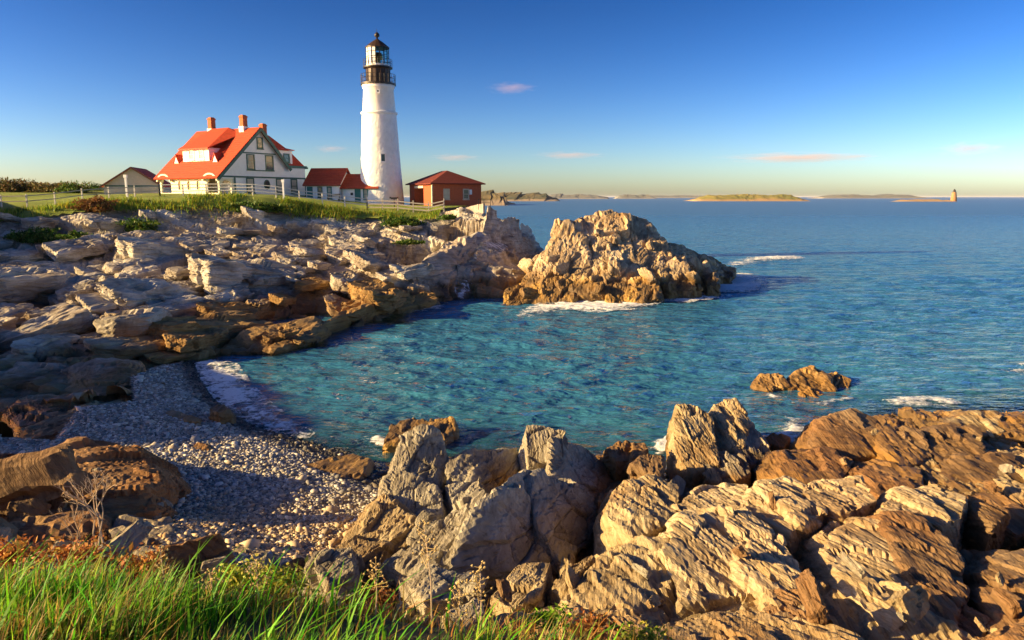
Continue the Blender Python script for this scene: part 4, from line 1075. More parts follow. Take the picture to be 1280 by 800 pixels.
wd = MB(); wd.box(10.15, 12.6, .55, 3.0, KZ + .15, 6.15); wdo = wd.build('wing_dormer', M['white'], house)
window(wdo, lambda a, o, u: (a, .55 - o, u), 11.0, 12.1, KZ + .55, 5.75)
wr_ = MB(); wr_.slab([(9.9, .3, 6.16), (12.85, .3, 6.16), (12.7, 3.4, 6.75), (10.0, 3.4, 6.75)], (0, 0, .12)); wr_.build('dormer_roof', M['red_roof'], wdo)
# chimneys
for (x, y, zt, zb) in ((PX - .2, 9.2, PK + 1.75, PK - .6), (PX - .25, 2.6, PK + 1.7, PK - .6), (10.9, 4.2, PK + 1.05, PK - 2.2)):
    ch = MB(); ch.box(x - .36, x + .36, y - .36, y + .36, zb, zt); co = ch.build('chimney', M['chimney'], house)
    cap = MB(); cap.box(x - .42, x + .42, y - .42, y + .42, zt - .22, zt - .08); cap.box(x - .28, x + .28, y - .28, y + .28, zt + .002, zt + .1); cap.build('chimney_cap', M['chimney'], co)
    fl_ = MB(); fl_.box(x - .44, x + .44, y - .44, y + .44, zb, PK + .32 if x < 8 else PK - .35); fl_.build('flashing', M['white'], co)

# ---- two low buildings that link the house to the tower
def low_house(label, p0, p1, zb, ez, rz, depth, over0, over1, dark=False):
    d = Vector((p1[0] - p0[0], p1[1] - p0[1])); Ln = d.length
    t = tag(empty('connecting_building', (p0[0], p0[1], zb), math.atan2(d.y, d.x)), label, 'building', 'low buildings joining house and tower')
    m = MB(); e = ez - zb; r_ = rz - zb
    m.box(0, Ln, 0, .2, -.8, e); m.box(0, Ln, depth - .2, depth, -.8, e)
    for x in (0, Ln - .2): m.slab([(x, .201, -.8), (x, depth - .201, -.8), (x, depth - .201, e), (x, depth / 2, r_ - .08), (x, .201, e)], (.2, 0, 0))
    m.build('wall', M['white'], t)
    for s in (0, 1):
        m = MB(); y0, y1 = (-.4, depth / 2) if s == 0 else (depth + .4, depth / 2)
        k = (r_ - e) / (depth / 2); zE = e - .4 * k + .02
        m.slab([(over0, y0, zE), (Ln + over1, y0, zE), (Ln + over1, y1, r_), (over0, y1, r_)], (0, 0, .14)); ro = m.build('roof', M['link_roof'], t)
        if s == 0:
            cm = MB(); q = .12
            while q < .95:
                yy = y0 + (y1 - y0) * q; z_ = zE + (r_ - zE) * q + .14
                cm.box(over0 + .01, Ln + over1 - .01, yy, yy + .12, z_ - .02, z_ + .05); q += .14
            cm.build('shingle_course', M['link_roof'], ro)
    m = MB(); m.box(over0, Ln + over1, -.36, -.06, e - .34, e - .12); m.build('eave_board', M['trim'], t)
    return t, Ln, e
c1 = Wy(383, 247, 99.0); c2 = Wy(424, 250, 98.2); c3 = Wy(470, 254, 97.6)
t1, L1, e1 = low_house('longer low white building with dark red roof against the keeper house', c1[:2], c2[:2], 8.75, 10.75, 12.75, 5.0, -.3, .35)
fx = lambda a, o, u: (a, -o, u)
window(t1, fx, .15, .95, .0, 1.6, 'teal_door', 'teal_door', False, 'door'); window(t1, fx, 1.65, 2.35, .15, 1.6, 'window_dark'); window(t1, fx, 3.0, 3.7, .0, 1.6, 'blind', 'teal_door')
c2b = (c2[0] + .3, c2[1] + .7)
t2, L2, e2 = low_house('smaller low white building with orange red roof touching the tower', c2b, (c3[0], c3[1] + .7), 8.25, 10.35, 11.95, 4.2, -.2, .35)
window(t2, fx, 1.75, 2.55, .0, 1.85, 'teal_door', 'teal_door', False, 'door'); window(t2, fx, 2.9, 3.6, .35, 1.85, 'blind', 'teal_door'); boxat(t2, 'wall_plaque', fx, 1.15, 1.5, .0, .06, .95, 1.3, 'black_iron')
boxat(t2, 'passage', fx, L2 + .002, L2 + 1.4, -3.5, -.2, -.8, 2.0, 'white')

# ---- lighthouse tower
TB = Wy(477.5, 256, 101.0); TX, TY, TZ = TB[0], TB[1], 7.9
tower = tag(empty('lighthouse', (TX, TY, TZ)), 'tall white conical lighthouse with black lantern gallery', 'lighthouse')
def zt(py): u, dy, dz = ray(476, py); return CAM_H + dz * TY / dy - TZ
def rt(px_half, py): u, dy, dz = ray(476, py); return px_half / FPX * TY / dy
z_belt, z_cap, z_wr, z_up, z_eave, z_apex, z_ball = zt(141), zt(108), zt(104.5), zt(84.5), zt(60.5), zt(49.5), zt(45)
n = 72; prof = []; K = 46
for k in range(K + 1):
    s = k / K; prof.append((rt(28.6, 256) * (1 - s) + rt(21.2, 141) * s - .10 * math.sin(math.pi * s) * .6, -1.0 * (1 - s) + z_belt * s))
V = np.array([(r_ * math.cos(2 * math.pi * j / n), r_ * math.sin(2 * math.pi * j / n), z_) for r_, z_ in prof for j in range(n)])
rad = V.copy(); rad[:, 2] = 0; rad /= np.linalg.norm(rad, axis=1, keepdims=True)
f1, f2, a_, b_, c_, o_ = worley(V * np.array([1.5, 1.5, 2.2]), 31)
V = V + rad * (.022 * (a_ - .5) - .02 * (1 - np.clip((f2 - f1) / .2, 0, 1)) + .02 * fbm(V * 2.5, 5, 3))[:, None]
ii = np.arange(K)[:, None] * n + np.arange(n)[None, :]; jj = np.arange(K)[:, None] * n + (np.arange(n)[None, :] + 1) % n
link('shaft', np_mesh('shaft', V, np.stack([ii, jj, jj + n, ii + n], -1).reshape(-1, 4), False), M['tower_white'], tower)
m = MB(); r1_, r2_ = rt(20.3, 140), rt(18.6, 110)
m.lathe([(r1_ + .0, z_belt - .1), (r1_ + .0, z_belt + .3), (r2_, z_cap - .4), (r2_ + .12, z_cap - .3), (r2_ + .2, z_cap + .1)], 64); m.build('upper_shaft', M['tower_white'], tower, True)
m = MB(); m.lathe([(rt(21.2, 141) - .1, z_belt - .32), (rt(22.6, 141), z_belt - .22), (rt(22.6, 141), z_belt + .02), (r1_ - .05, z_belt + .12)], 64); m.build('belt_course', M['tower_white'], tower)
m = MB(); m.lathe([(.5, z_cap + .1), (rt(21.8, 105), z_cap + .12), (rt(21.8, 105), z_wr - .0), (.5, z_wr + .02)], 48); m.build('gallery_deck', M['black_iron'], tower)
m = MB(); m.lathe([(rt(14.8, 100), z_wr + .02), (rt(14.8, 90), z_up - .3), (rt(15.6, 88), z_up - .15)], 16); wr0 = m.build('watch_room', M['brown_iron'], tower)
for k in range(16):
    a = 2 * math.pi * k / 16; m = MB(); r_ = rt(14.9, 100)
    m.bar((r_ * math.cos(a), r_ * math.sin(a), z_wr + .05), (r_ * math.cos(a), r_ * math.sin(a), z_up - .3), .09); m.build('rib', M['brown_iron'], wr0)
m = MB(); m.lathe([(.5, z_up - .15), (rt(18.2, 85), z_up - .12), (rt(18.2, 85), z_up + .05), (.5, z_up + .07)], 48); m.build('upper_deck', M['black_iron'], tower)
def railing(r_, z0_, h, nposts, name):
    m = MB()
    for zz_ in (h * .5, h): m.tube([(r_ * math.cos(2 * math.pi * k / 32), r_ * math.sin(2 * math.pi * k / 32), z0_ + zz_) for k in range(33)], .03, 4)
    o = m.build(name, M['black_iron'], tower)
    for k in range(nposts):
        a = 2 * math.pi * k / nposts; q = MB(); q.tube([(r_ * math.cos(a), r_ * math.sin(a), z0_), (r_ * math.cos(a), r_ * math.sin(a), z0_ + h)], .028, 4); q.build('post', M['black_iron'], o)
railing(rt(21.3, 105), z_wr, 1.1, 24, 'railing'); railing(rt(17.8, 85), z_up, .95, 18, 'railing')
rl = rt(14.2, 72)
base = MB(); base.lathe([(rl + .02, z_up + .07), (rl + .02, z_up + .35)], 16); base.build('lantern_base', M['white'], tower)
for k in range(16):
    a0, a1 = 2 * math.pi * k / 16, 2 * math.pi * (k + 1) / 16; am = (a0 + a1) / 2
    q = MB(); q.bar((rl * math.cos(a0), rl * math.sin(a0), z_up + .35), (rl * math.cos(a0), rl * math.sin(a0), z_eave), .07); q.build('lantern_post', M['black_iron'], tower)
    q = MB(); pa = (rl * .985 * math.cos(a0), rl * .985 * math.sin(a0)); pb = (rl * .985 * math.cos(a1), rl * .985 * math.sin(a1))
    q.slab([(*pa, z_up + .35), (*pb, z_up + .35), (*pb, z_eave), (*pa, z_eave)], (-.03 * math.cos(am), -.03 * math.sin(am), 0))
    glare = math.cos(am - math.atan2(-.45, -1)) > .52  # sunward panes made solid white, imitating the sun reflected in their glass
    q.build('glare_panel' if glare else 'lantern_pane', M['white'] if glare else M['pane'], tower)
for zz_ in (.45, .75):
    q = MB(); z_ = z_up + .35 + (z_eave - z_up - .35) * zz_
    q.tube([(rl * math.cos(2 * math.pi * k / 16), rl * math.sin(2 * math.pi * k / 16), z_) for k in range(17)], .03, 4); q.build('glazing_bar', M['black_iron'], tower)
m = MB(); m.lathe([(.25, z_up + .1), (.25, z_up + .9), (.62, z_up + 1.0), (.7, z_up + 1.45), (.55, z_up + 1.85), (.2, z_up + 1.95)], 16); m.build('lens', M['lens'], tower)
m = MB(); m.lathe([(rl - .1, z_eave - .02), (rt(15.2, 60), z_eave), (rt(15.0, 60), z_eave + .12), (rt(7.5, 54), (z_eave + z_apex) / 2 + .2), (rt(2.4, 50), z_apex), (.12, z_apex + .1)], 16); m.build('lantern_roof', M['brown_iron'], tower)
m = MB(); m.lathe([(.12, z_apex), (.13, z_apex + .25), (.34, z_ball - .05), (.36, z_ball + .15), (.18, z_ball + .42), (.04, z_ball + .5)], 14); m.build('ventilator_ball', M['black_iron'], tower, True)
m = MB(); m.tube([(0, 0, z_ball + .4), (0, 0, zt(36))], .03, 5); m.build('lightning_rod', M['black_iron'], tower)
# window slit and vent on the seaward side
def tower_window(px, py, w, h, name):
    x_, y_, z_ = Wy(px, py, TY - 2.7); k = (px - 477.5) / FPX * 97
    s = max(0, min(1, (z_ - TZ) / z_belt)); r_ = rt(28.6, 256) * (1 - s) + rt(21.2, 141) * s
    a = -math.pi / 2 + math.asin(max(-.95, min(.95, k / r_))) - .17
    ca, sa = math.cos(a), math.sin(a); f = lambda al, o, u: (ca * (r_ - .08 + o) - sa * al, sa * (r_ - .08 + o) + ca * al, z_ - TZ + u)
    window(tower, f, -w / 2, w / 2, -h / 2, h / 2, 'window_dark', 'tower_white', False, name)
tower_window(489, 197, .75, 1.2, 'window'); tower_window(484, 113, .5, .5, 'window')

# ---- brick building beside the tower
A2 = R(28); b0 = Wy(541, 258, 95.0); z0b = 7.75
brick = tag(empty('brick_building', (b0[0], b0[1], z0b), A2), 'low red brick building with a hipped roof beside the tower', 'building')
W2, D2, E2 = 7.0, 8.6, 3.0
m = MB(); m.box(0, W2, 0, .3, -.6, E2); m.box(W2 - .3, W2, .301, D2, -.6, E2); m.box(.3, W2 - .301, D2 - .3, D2, -.6, E2); m.box(0, .3, .301, 3.2, -.6, E2); m.box(0, .3, 6.6, D2, -.6, E2); m.box(0, .3, 3.2, 6.6, 2.4, E2); m.box(1.4, 1.7, 3.0, 6.8, -.6, E2)
m.box(.3, 1.4, 3.0, 3.2, -.6, E2); m.box(.3, 1.4, 6.6, 6.8, -.6, E2)
bw = m.build('wall', M['brick'], brick)
cm = MB(); k = -.4
crs = MB()
while k < E2 - .1: crs.box(-.012, W2 + .012, -.012, -.002, k, k + .14); k += .24
crs.build('brick_course', M['brick'], bw)
m = MB(); o_ = .45; rx0, rx1 = W2 * .5 - .01, W2 * .5 + .01
E = [(-o_, -o_, E2), (W2 + o_, -o_, E2), (W2 + o_, D2 + o_, E2), (-o_, D2 + o_, E2), (W2 / 2 - .05, D2 * .36, E2 + 1.75), (W2 / 2 + .05, D2 * .64, E2 + 1.75)]
m.add(E + [(x, y, z - .14) for x, y, z in E[:4]], [(0, 1, 4), (1, 2, 5, 4), (2, 3, 5), (3, 0, 4, 5), (0, 6, 7, 1), (1, 7, 8, 2), (2, 8, 9, 3), (3, 9, 6, 0), (9, 8, 7, 6)])
m.build('roof', simple('dull red roof', (.15, .026, .015), .8, .2, 3), brick, fixn=True)
fb2 = lambda a, o, u: (a, -o, u); fl2 = lambda a, o, u: (-o, a, u)
window(brick, fb2, 1.5, 2.4, .9, 2.3, 'blind', 'stone'); w_ = window(brick, fb2, 4.3, 5.2, .9, 2.3, 'window_dark', 'stone')
boxat(w_, 'shutter', fb2, 5.25, 5.6, .02, .1, 1.55, 2.2, 'white')
boxat(brick, 'downpipe', fl2, -.14, .02, .02, .16, -.3, E2 - .1, 'cream')
boxat(brick, 'doorway', lambda a, o, u: (1.4 - o, a, u), 4.2, 5.9, .0, .05, -.3, 2.1, 'window_dark'); boxat(brick, 'door', lambda a, o, u: (1.4 - o, a, u), 3.4, 4.18, .0, .08, -.3, 2.3, 'teal_door')
boxat(brick, 'lintel', fl2, 3.3, 6.5, .002, .06, 2.42, 2.7, 'cream'); boxat(brick, 'plinth', fb2, .05, W2, .0, .12, -.6, -.05, 'stone')

# ---- garage beyond the porch
g0 = Wy(130, 238, 112); gar = tag(empty('garage', (g0[0], g0[1], 9.2), R(14)), 'pale gabled garage with red roof beyond the porch', 'garage')
GW = 8.2; ga = [(0, -.5), (GW, -.5), (GW, 1.55), (GW / 2, 4.15), (0, 1.55)]
m = MB(); m.slab([(x, 0, z) for x, z in ga], (0, .2, 0)); m.slab([(x, 8.8, z) for x, z in ga], (0, .2, 0)); m.box(0, .2, .201, 8.799, -.5, 1.5); m.box(GW - .2, GW, .201, 8.799, -.5, 1.5); m.build('wall', M['garage_wall'], gar)
for s in (0, 1):
    m = MB(); xa, xb = (-.5, GW / 2 + .001) if s == 0 else (GW + .5, GW / 2 - .001)
    m.slab([(xa, -.35, 1.25), (xb, -.35, 4.2), (xb, 9.3, 4.2), (xa, 9.3, 1.25)], (0, 0, .14)); m.build('roof', M['red_roof'], gar)
m = MB(); m.bar((-.5, -.4, 1.22), (GW / 2, -.4, 4.22), .08, .26); m.bar((GW / 2, -.404, 4.22), (GW + .5, -.404, 1.22), .08, .26); m.build('rake_board', simple('brown rake paint', (.16, .06, .035), .7), gar)
m = MB(); m.box(.2, GW - .2, -.05, -.003, 1.35, 1.55); m.build('belt_board', M['trim'], gar)
for k in range(3): boxat(gar, 'garage_door', lambda a, o, u: (a, -o, u), .6 + k * 2.45, 2.7 + k * 2.45, .0, .04, -.4, 1.3, 'garage_wall')

# ---- fences
def ground(x, y):
    return float(H(x, y)) + .08
def fence(label, path, n, hgt, rails, mats, cat='fence', post_w=.13, rail_h=.10):
    pts = [Vector(p) for p in path]; seg = [(pts[i + 1] - pts[i]).length for i in range(len(pts) - 1)]; tot = sum(seg)
    def at(s):
        for i, l in enumerate(seg):
            if s <= l or i == len(seg) - 1: return pts[i].lerp(pts[i + 1], min(1, s / l))
            s -= l
    P = [at(tot * k / n) for k in range(n + 1)]
    P = [Vector((p.x, p.y, ground(p.x, p.y) if len(path[0]) == 2 else p.z)) for p in P]
    t = tag(empty('fence', P[0]), label, cat, 'fences along the headland')
    for k, p in enumerate(P):
        m = MB(); q = p - P[0]; m.box(q.x - post_w / 2, q.x + post_w / 2, q.y - post_w / 2, q.y + post_w / 2, q.z - .3, q.z + hgt + .06)
        m.build('post', M[mats[1]], t)
        if k:
            for r_ in rails:
                m = MB(); a = P[k - 1] - P[0] + Vector((0, -.1, hgt * r_)); b = q + Vector((0, -.1, hgt * r_)); m.bar(a, b, .05, rail_h); m.build('rail', M[mats[0]], t)
    return t
def v2(*q): return [(Wy(*p)[0], Wy(*p)[1]) for p in q]
fence('weathered rail fence along the lawn beyond the shaded rocks', v2((-30, 262, 79), (34, 258, 79.5), (118, 248, 82), (160, 246, 84), (200, 245, 86)), 7, 1.25, (.45, .9), ('grey_wood', 'pale_wood'))
fence('pale rail fence in front of the keeper house', v2((200, 245, 86), (265, 243, 86.5), (333, 246, 87), (392, 255, 88.5), (459, 262, 90)), 9, 1.25, (.4, .7, 1.0), ('pale_wood', 'pale_wood'))
fence('low grey board fence below the tower and brick building', v2((459, 262, 90), (509, 266, 90), (555, 268, 90)), 5, 1.3, (.2, .5, .8), ('grey_wood', 'grey_wood'), rail_h=.14)
# slatted hurdle leaning by the path, left
# low stone wall in front of the brick building
sw = tag(empty('stone_wall', Wy(560, 264, 89)), 'low pale stone parapet below the brick building', 'wall')
wp = [Wy(556, 266, 89.5), Wy(578, 262, 88), Wy(596, 257, 87), Wy(604, 256, 86.5)]
for k in range(3):
    a, b = Vector(wp[k]) - sw.location, Vector(wp[k + 1]) - sw.location
    m = MB(); d = (b - a); nst = 4
    for q in range(nst):
        pa, pb = a + d * (q / nst), a + d * ((q + .96) / nst)
        m2_ = MB(); m2_.slab([(pa.x, pa.y, -1.6), (pb.x, pb.y, -1.6), (pb.x, pb.y, pb.z + .1 + .06 * random.random()), (pa.x, pa.y, pa.z + .1 + .06 * random.random())], (.2, .5, 0)); m2_.build('stone', M['stone'], sw)
rp = tag(empty('railing', Wy(604, 259, 84)), 'thin dark railing on the cliff edge beside the brick building', 'railing')
rq = [Vector(Wy(x, 258, 84.0)) - rp.location for x in (598, 605, 613)]
for q in rq:
    m = MB(); m.tube([(q.x, q.y, -.3), (q.x, q.y, .95)], .035, 5); m.build('post', M['black_iron'], rp)
for h in (.5, .92):
    m = MB(); m.tube([(q.x, q.y, h) for q in rq], .028, 5); m.build('rail', M['black_iron'], rp)
# small things standing on the lawn
vp = Wy(415, 258, 92); t = tag(empty('viewer', (Wy(493, 262, 92)[0], 92, ground(Wy(493, 262, 92)[0], 92))), 'black viewing scope on a post in front of the tower', 'viewing scope')
m = MB(); m.tube([(0, 0, -.1), (0, 0, 1.15)], [.07, .05], 8); m.build('post', M['black_iron'], t)
m = MB(); m.box(-.4, .4, -.14, .14, 1.12, 1.36); m.box(.401, .52, -.1, .1, 1.16, 1.42); m.box(-.55, -.401, -.11, .11, 1.2, 1.42); m.build('scope_head', M['black_iron'], t)
def bench(label, px, py, Y, rz):
    p = Wy(px, py, Y); t = tag(empty('bench', (p[0], p[1], ground(p[0], p[1])), rz), label, 'bench')
    for k in range(3): m = MB(); m.box(-.8, .8, -.25 + k * .17, -.1 + k * .17, .42, .47); m.build('seat_slat', M['black_iron'], t)
    for k in range(2): m = MB(); m.box(-.8, .8, .27, .31, .6 + k * .2, .72 + k * .2); m.build('back_slat', M['black_iron'], t)
    for x in (-.7, .7): m = MB(); m.box(x - .04, x + .04, -.2, .26, -.05, .41); m.box(x - .04, x + .04, .2, .268, .42, .95); m.build('leg', M['black_iron'], t)
bench('dark slatted bench below the longer low building', 417, 250, 94.5, R(-8))
for lab, px, py, Y, h in (('white lamp post by the rail fence in front of the house', 355, 250, 86.8, 1.9), ('white marker post on the lawn before the garage', 159, 246, 85, 2.2)):
    p = Wy(px, py, Y); t = tag(empty('marker_post', (p[0], p[1], ground(p[0], p[1]))), lab, 'post')
    m = MB(); m.box(-.1, .1, -.1, .1, -.2, h); m.build('post', M['white'], t); m = MB(); m.box(-.17, .17, -.17, .17, h + .002, h + .35); m.build('post_head', M['white'], t)

# ---------------------------------------------------------------- far shore
def far_mat(name, lo, hi, sand):  # woods, fields and a strip of shore
    m, nt, N, L, b = mat(name); geo = N.new('ShaderNodeNewGeometry')
    n1 = noise_node(nt, geo.outputs['Position'], .02, 5, .65); s = N.new('ShaderNodeSeparateXYZ'); L.new(geo.outputs['Position'], s.inputs[0])
    c = ramp(nt, n1.outputs[0], [(.35, lo), (.65, hi)])
    zf = maprange(nt, math_n(nt, 'ADD', s.outputs[2], math_n(nt, 'MULTIPLY', n1.outputs[0], -9)), -1.5, 1.0, 1, 0)
    L.new(mix(nt, zf, c.outputs[0], sand), b.inputs['Base Color']); b.inputs['Roughness'].default_value = .95; return m
M['far_green'] = far_mat('far low island', (.16, .17, .035), (.30, .24, .06), (.42, .27, .13))
M['far_wood'] = far_mat('far wooded coast', (.05, .065, .04), (.17, .13, .06), (.34, .26, .18))
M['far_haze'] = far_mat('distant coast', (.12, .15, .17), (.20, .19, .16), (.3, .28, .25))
def island(name, label, px0, px1, Y, py_top, depth, material, seed, cat='island'):
    x0, x1 = Wy(px0, 246, Y)[0], Wy(px1, 246, Y)[0]; h = Wy(640, py_top, Y)[2]
    nx, ny = 160, 26; u, v = np.meshgrid(np.linspace(0, 1, nx), np.linspace(0, 1, ny)); u = u.ravel(); v = v.ravel()
    prof = np.clip(np.minimum(u, 1 - u) * 7, 0, 1) ** .6; cross = np.clip(np.minimum(v * 2.6, (1 - v) * 2.5), 0, 1) ** .8
    nz = fbm(np.stack([u * 9, v * 2, u * 0], 1), seed, 4)
    z = h * prof * cross * (.80 + .30 * nz + .05 * fbm(np.stack([u * 40, v * 8, u * 0], 1), seed + 4, 2)) - 1.0
    V = np.stack([x0 + (x1 - x0) * u + depth * .1 * nz, Y + depth * v, z], 1)
    i = np.arange(nx - 1)[None, :] + nx * np.arange(ny - 1)[:, None]
    return tag(link(name, np_mesh(name, V, np.stack([i, i + 1, i + 1 + nx, i + nx], -1).reshape(-1, 4)), material), label, cat, 'land across the water')
island('island', 'long low yellow green island on the horizon', 876, 1024, 1500, 241.6, 160, M['far_green'], 3)
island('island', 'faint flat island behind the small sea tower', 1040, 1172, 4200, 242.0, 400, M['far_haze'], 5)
island('coast', 'dark wooded point just behind the brick building', 556, 640, 760, 234.0, 160, M['far_wood'], 7, 'coast')
island('coast', 'low brown coast with pale beach beyond the wooded point', 600, 700, 1500, 239.0, 200, M['far_wood'], 9, 'coast')
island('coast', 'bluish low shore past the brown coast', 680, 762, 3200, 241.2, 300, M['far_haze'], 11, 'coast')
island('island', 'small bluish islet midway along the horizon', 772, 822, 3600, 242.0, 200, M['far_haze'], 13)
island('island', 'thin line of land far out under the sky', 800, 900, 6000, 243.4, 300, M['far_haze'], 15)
lp = Wy(1194, 249.5, 1400); ledge = island('ledge', 'low reef carrying the small sea tower', 1128, 1206, 1390, 248.3, 60, M['far_green'], 17, 'reef')
lt = tag(empty('sea_tower', (lp[0], 1405, 1.0)), 'tiny orange brown stone light tower standing on the reef', 'light tower')
hs = Wy(1194, 237.0, 1405)[2] - 1.0; r0 = 3.6 / FPX * 1405
m = MB(); m.lathe([(r0, -2), (r0 * .95, hs * .25), (r0 * .62, hs * .78)], 20); m.build('shaft', simple('far brown stone', (.40, .20, .09), .9, .15, .3), lt)
m = MB(); m.lathe([(r0 * .75, hs * .78), (r0 * .75, hs * .81), (r0 * .4, hs * .811), (r0 * .4, hs * .93), (r0 * .45, hs * .935), (.1, hs * 1.06)], 16); m.build('lantern', M['black_iron'], lt)
# ---------------------------------------------------------------- shingle, foam, grass and plants
def pebble_shapes(n, seed):
    g = np.random.default_rng(seed); D, F = ico(1); out = []
    for i in range(n):
        V = D * (1 + .16 * g.normal(0, 1, (len(D), 1))) * np.array([1.0, g.uniform(.6, .9), g.uniform(.38, .6)]); out.append(V)
    return out, F
PS, PF = pebble_shapes(8, 3)
PCOL = np.array([(.50, .47, .42), (.58, .54, .48), (.34, .32, .30), (.68, .64, .57), (.42, .35, .27), (.24, .23, .22), (.54, .47, .37)])
g = np.random.default_rng(12)
def beach_points(n, biggest=False):
    out = []
    while len(out) < n:
        Y = 12.5 * (3.1 ** (g.random() ** 1.2)); x = (g.uniform(-60, 480) - 640) / FPX * Y * 1.04
        if inpoly(np.array([x]), np.array([Y]), COVE)[0] and float(H(x, Y)) > -.25: out.append((x, Y))
    return np.array(out)
npb = 22000
bp_ = beach_points(npb)
zz_ = H(bp_[:, 0], bp_[:, 1]) + .04 * fbm(np.stack([bp_[:, 0], bp_[:, 1], bp_[:, 0] * 0], 1) * .8, 3, 3)
VV = []; FF = []; CC = []; o_ = 0
sz = np.exp(g.normal(-3.36, .46, npb)) * (.85 + .02 * bp_[:, 1]); an = g.random(npb) * 6.28; ti = g.normal(0, .25, npb)
ci = g.integers(len(PCOL), size=npb); sh = g.integers(8, size=npb)
for k in range(8):
    ix = np.where(sh == k)[0]; B = PS[k]
    ca, sa = np.cos(an[ix])[:, None], np.sin(an[ix])[:, None]
    X = (B[None, :, 0] * ca - B[None, :, 1] * sa) * sz[ix][:, None]; Y_ = (B[None, :, 0] * sa + B[None, :, 1] * ca) * sz[ix][:, None]
    Z = B[None, :, 2] * sz[ix][:, None] + ti[ix][:, None] * X
    VV.append(np.stack([X + bp_[ix, 0][:, None], Y_ + bp_[ix, 1][:, None], Z + (zz_[ix] + sz[ix] * .12)[:, None]], -1).reshape(-1, 3))
    m_ = len(B); FF.append((PF[None] + (o_ + m_ * np.arange(len(ix)))[:, None, None]).reshape(-1, 3)); o_ += m_ * len(ix)
    c = PCOL[ci[ix]] * g.uniform(.75, 1.2, (len(ix), 1)); sandy_sunlit = np.clip((19.5 - bp_[ix, 1]) / 3, 0, 1)[:, None]; c = c * (1 - sandy_sunlit) + c * np.array([1.22, 1.0, .70]) * sandy_sunlit; wetk = np.clip((.38 - zz_[ix]) / .2, 0, 1)[:, None]; c = c * (1 - .78 * wetk)  # near pebbles tinted sandy, with golden sunlight put into the colour too
    CC.append(np.repeat(c, m_, axis=0))
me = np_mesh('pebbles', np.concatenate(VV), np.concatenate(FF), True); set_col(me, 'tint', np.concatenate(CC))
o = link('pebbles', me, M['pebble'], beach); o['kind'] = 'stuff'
pm = []
for k in range(8):
    me = np_mesh('pebble', PS[k], PF, True); set_col(me, 'tint', np.repeat(PCOL[k % 7][None], len(PS[k]), 0)); me.materials.append(M['pebble']); pm.append(me)
for i, (x, y) in enumerate(beach_points(300)):
    o = bpy.data.objects.new('pebble', pm[int(g.integers(8))]); col.objects.link(o); o.parent = beach
    s = float(np.exp(g.normal(-2.6, .32))) * (.7 + .016 * y); o.scale = (s, s, s); o.location = (x, y, float(H(x, y)) + s * .2); o.rotation_euler = (g.normal(0, .2), g.normal(0, .2), g.random() * 6.28)

# --- foam: lumpy froth riding on the waves, only where the pattern leaves it
def foam(name, label, outline, z0, res, thr, seed, scale=.9, stretch=(1, 1), lift=.03, bias=None):
    poly = [Wz(px, py, z0)[:2] for px, py in outline]
    xs = [p[0] for p in poly]; ys = [p[1] for p in poly]
    x, y, F, nx, ny = grid_patch(min(xs), max(xs), min(ys), max(ys), res)
    d = polydist(x, y, poly); ins = inpoly(x, y, poly)
    w = max(min(max(xs) - min(xs), max(ys) - min(ys)) * .28, res * 3)
    P_ = np.stack([x * stretch[0], y * stretch[1], x * 0], 1)
    Pw = P_ * scale + .35 * np.stack([fbm(P_ * scale * 1.5, seed + 8, 3), fbm(P_ * scale * 1.5, seed + 9, 3), x * 0], 1)
    f1_, f2_ = worley(Pw * 2.4, seed + 3)[:2]; g1_, g2_ = worley(Pw * 6.0, seed + 4)[:2]
    lace = .55 * (1 - np.clip((f2_ - f1_) / .5, 0, 1)) + .45 * (1 - np.clip((g2_ - g1_) / .6, 0, 1))
    nz = .8 * fbm(P_ * scale * .8, seed, 5, .6) + .95 * (lace - .45)
    edge = np.where(ins, np.clip(d / w, 0, 1), -1)
    val = .8 * nz + .9 * edge - .42
    keep = (val > thr - .42) & ins
    z = wave(x, y) + lift + np.clip(val - thr, 0, .6) * lift * 3.0 + .02 * fbm(P_ * 9, seed + 5, 2) + np.maximum(H(x, y), 0) * (z0 >= 0)
    F = F[keep[F].all(axis=1)]
    V, F, fv = drop_unused(np.stack([x, y, z], 1), F, (val - thr) * 1.6)
    me_ = np_mesh(name, V, F, True); set_attr(me_, 'froth', fv)
    o = link(name, me_, M['foam']); tag(o, label, 'foam', 'patches of white foam', 'stuff'); return o
foam('sea_foam', 'white foam sliding up the shaded shingle', [(242, 455), (262, 450), (296, 452), (312, 474), (332, 496), (362, 520), (396, 541), (384, 550), (332, 539), (294, 523), (266, 500), (250, 476)], .02, .05, -.30, 3, .8, (1, 1.2), .03)
foam('sea_foam', 'white foam along the front foot of the rock island', [(640, 394), (676, 378), (720, 372), (790, 378), (836, 366), (848, 374), (800, 388), (740, 392), (690, 390), (656, 398)], 0, .09, -.3, 7, .5, (.5, 1.2), .07)
foam('sea_foam', 'streaks of foam off the right end of the rock island', [(822, 372), (880, 354), (900, 346), (916, 332), (940, 340), (964, 348), (958, 362), (900, 374), (840, 382)], 0, .10, -.15, 9, .35, (.5, 1.2), .07)
foam('sea_foam', 'thin foam streak on the open water beyond the island', [(900, 328), (940, 322), (1000, 318), (1012, 324), (960, 328), (915, 336)], 0, .18, .1, 11, .25, (.4, 1.4), .10)
foam('sea_foam', 'breaking foam at the right edge of the water', [(1220, 462), (1262, 452), (1300, 452), (1320, 478), (1270, 480), (1250, 468)], 0, .09, .36, 13, .6, (.5, 1.2), .06)
foam('sea_foam', 'foam patch in front of the brown ridge', [(1085, 500), (1130, 492), (1185, 494), (1240, 508), (1200, 514), (1120, 512)], 0, .08, .5, 15, .7, (.5, 1.2), .05)
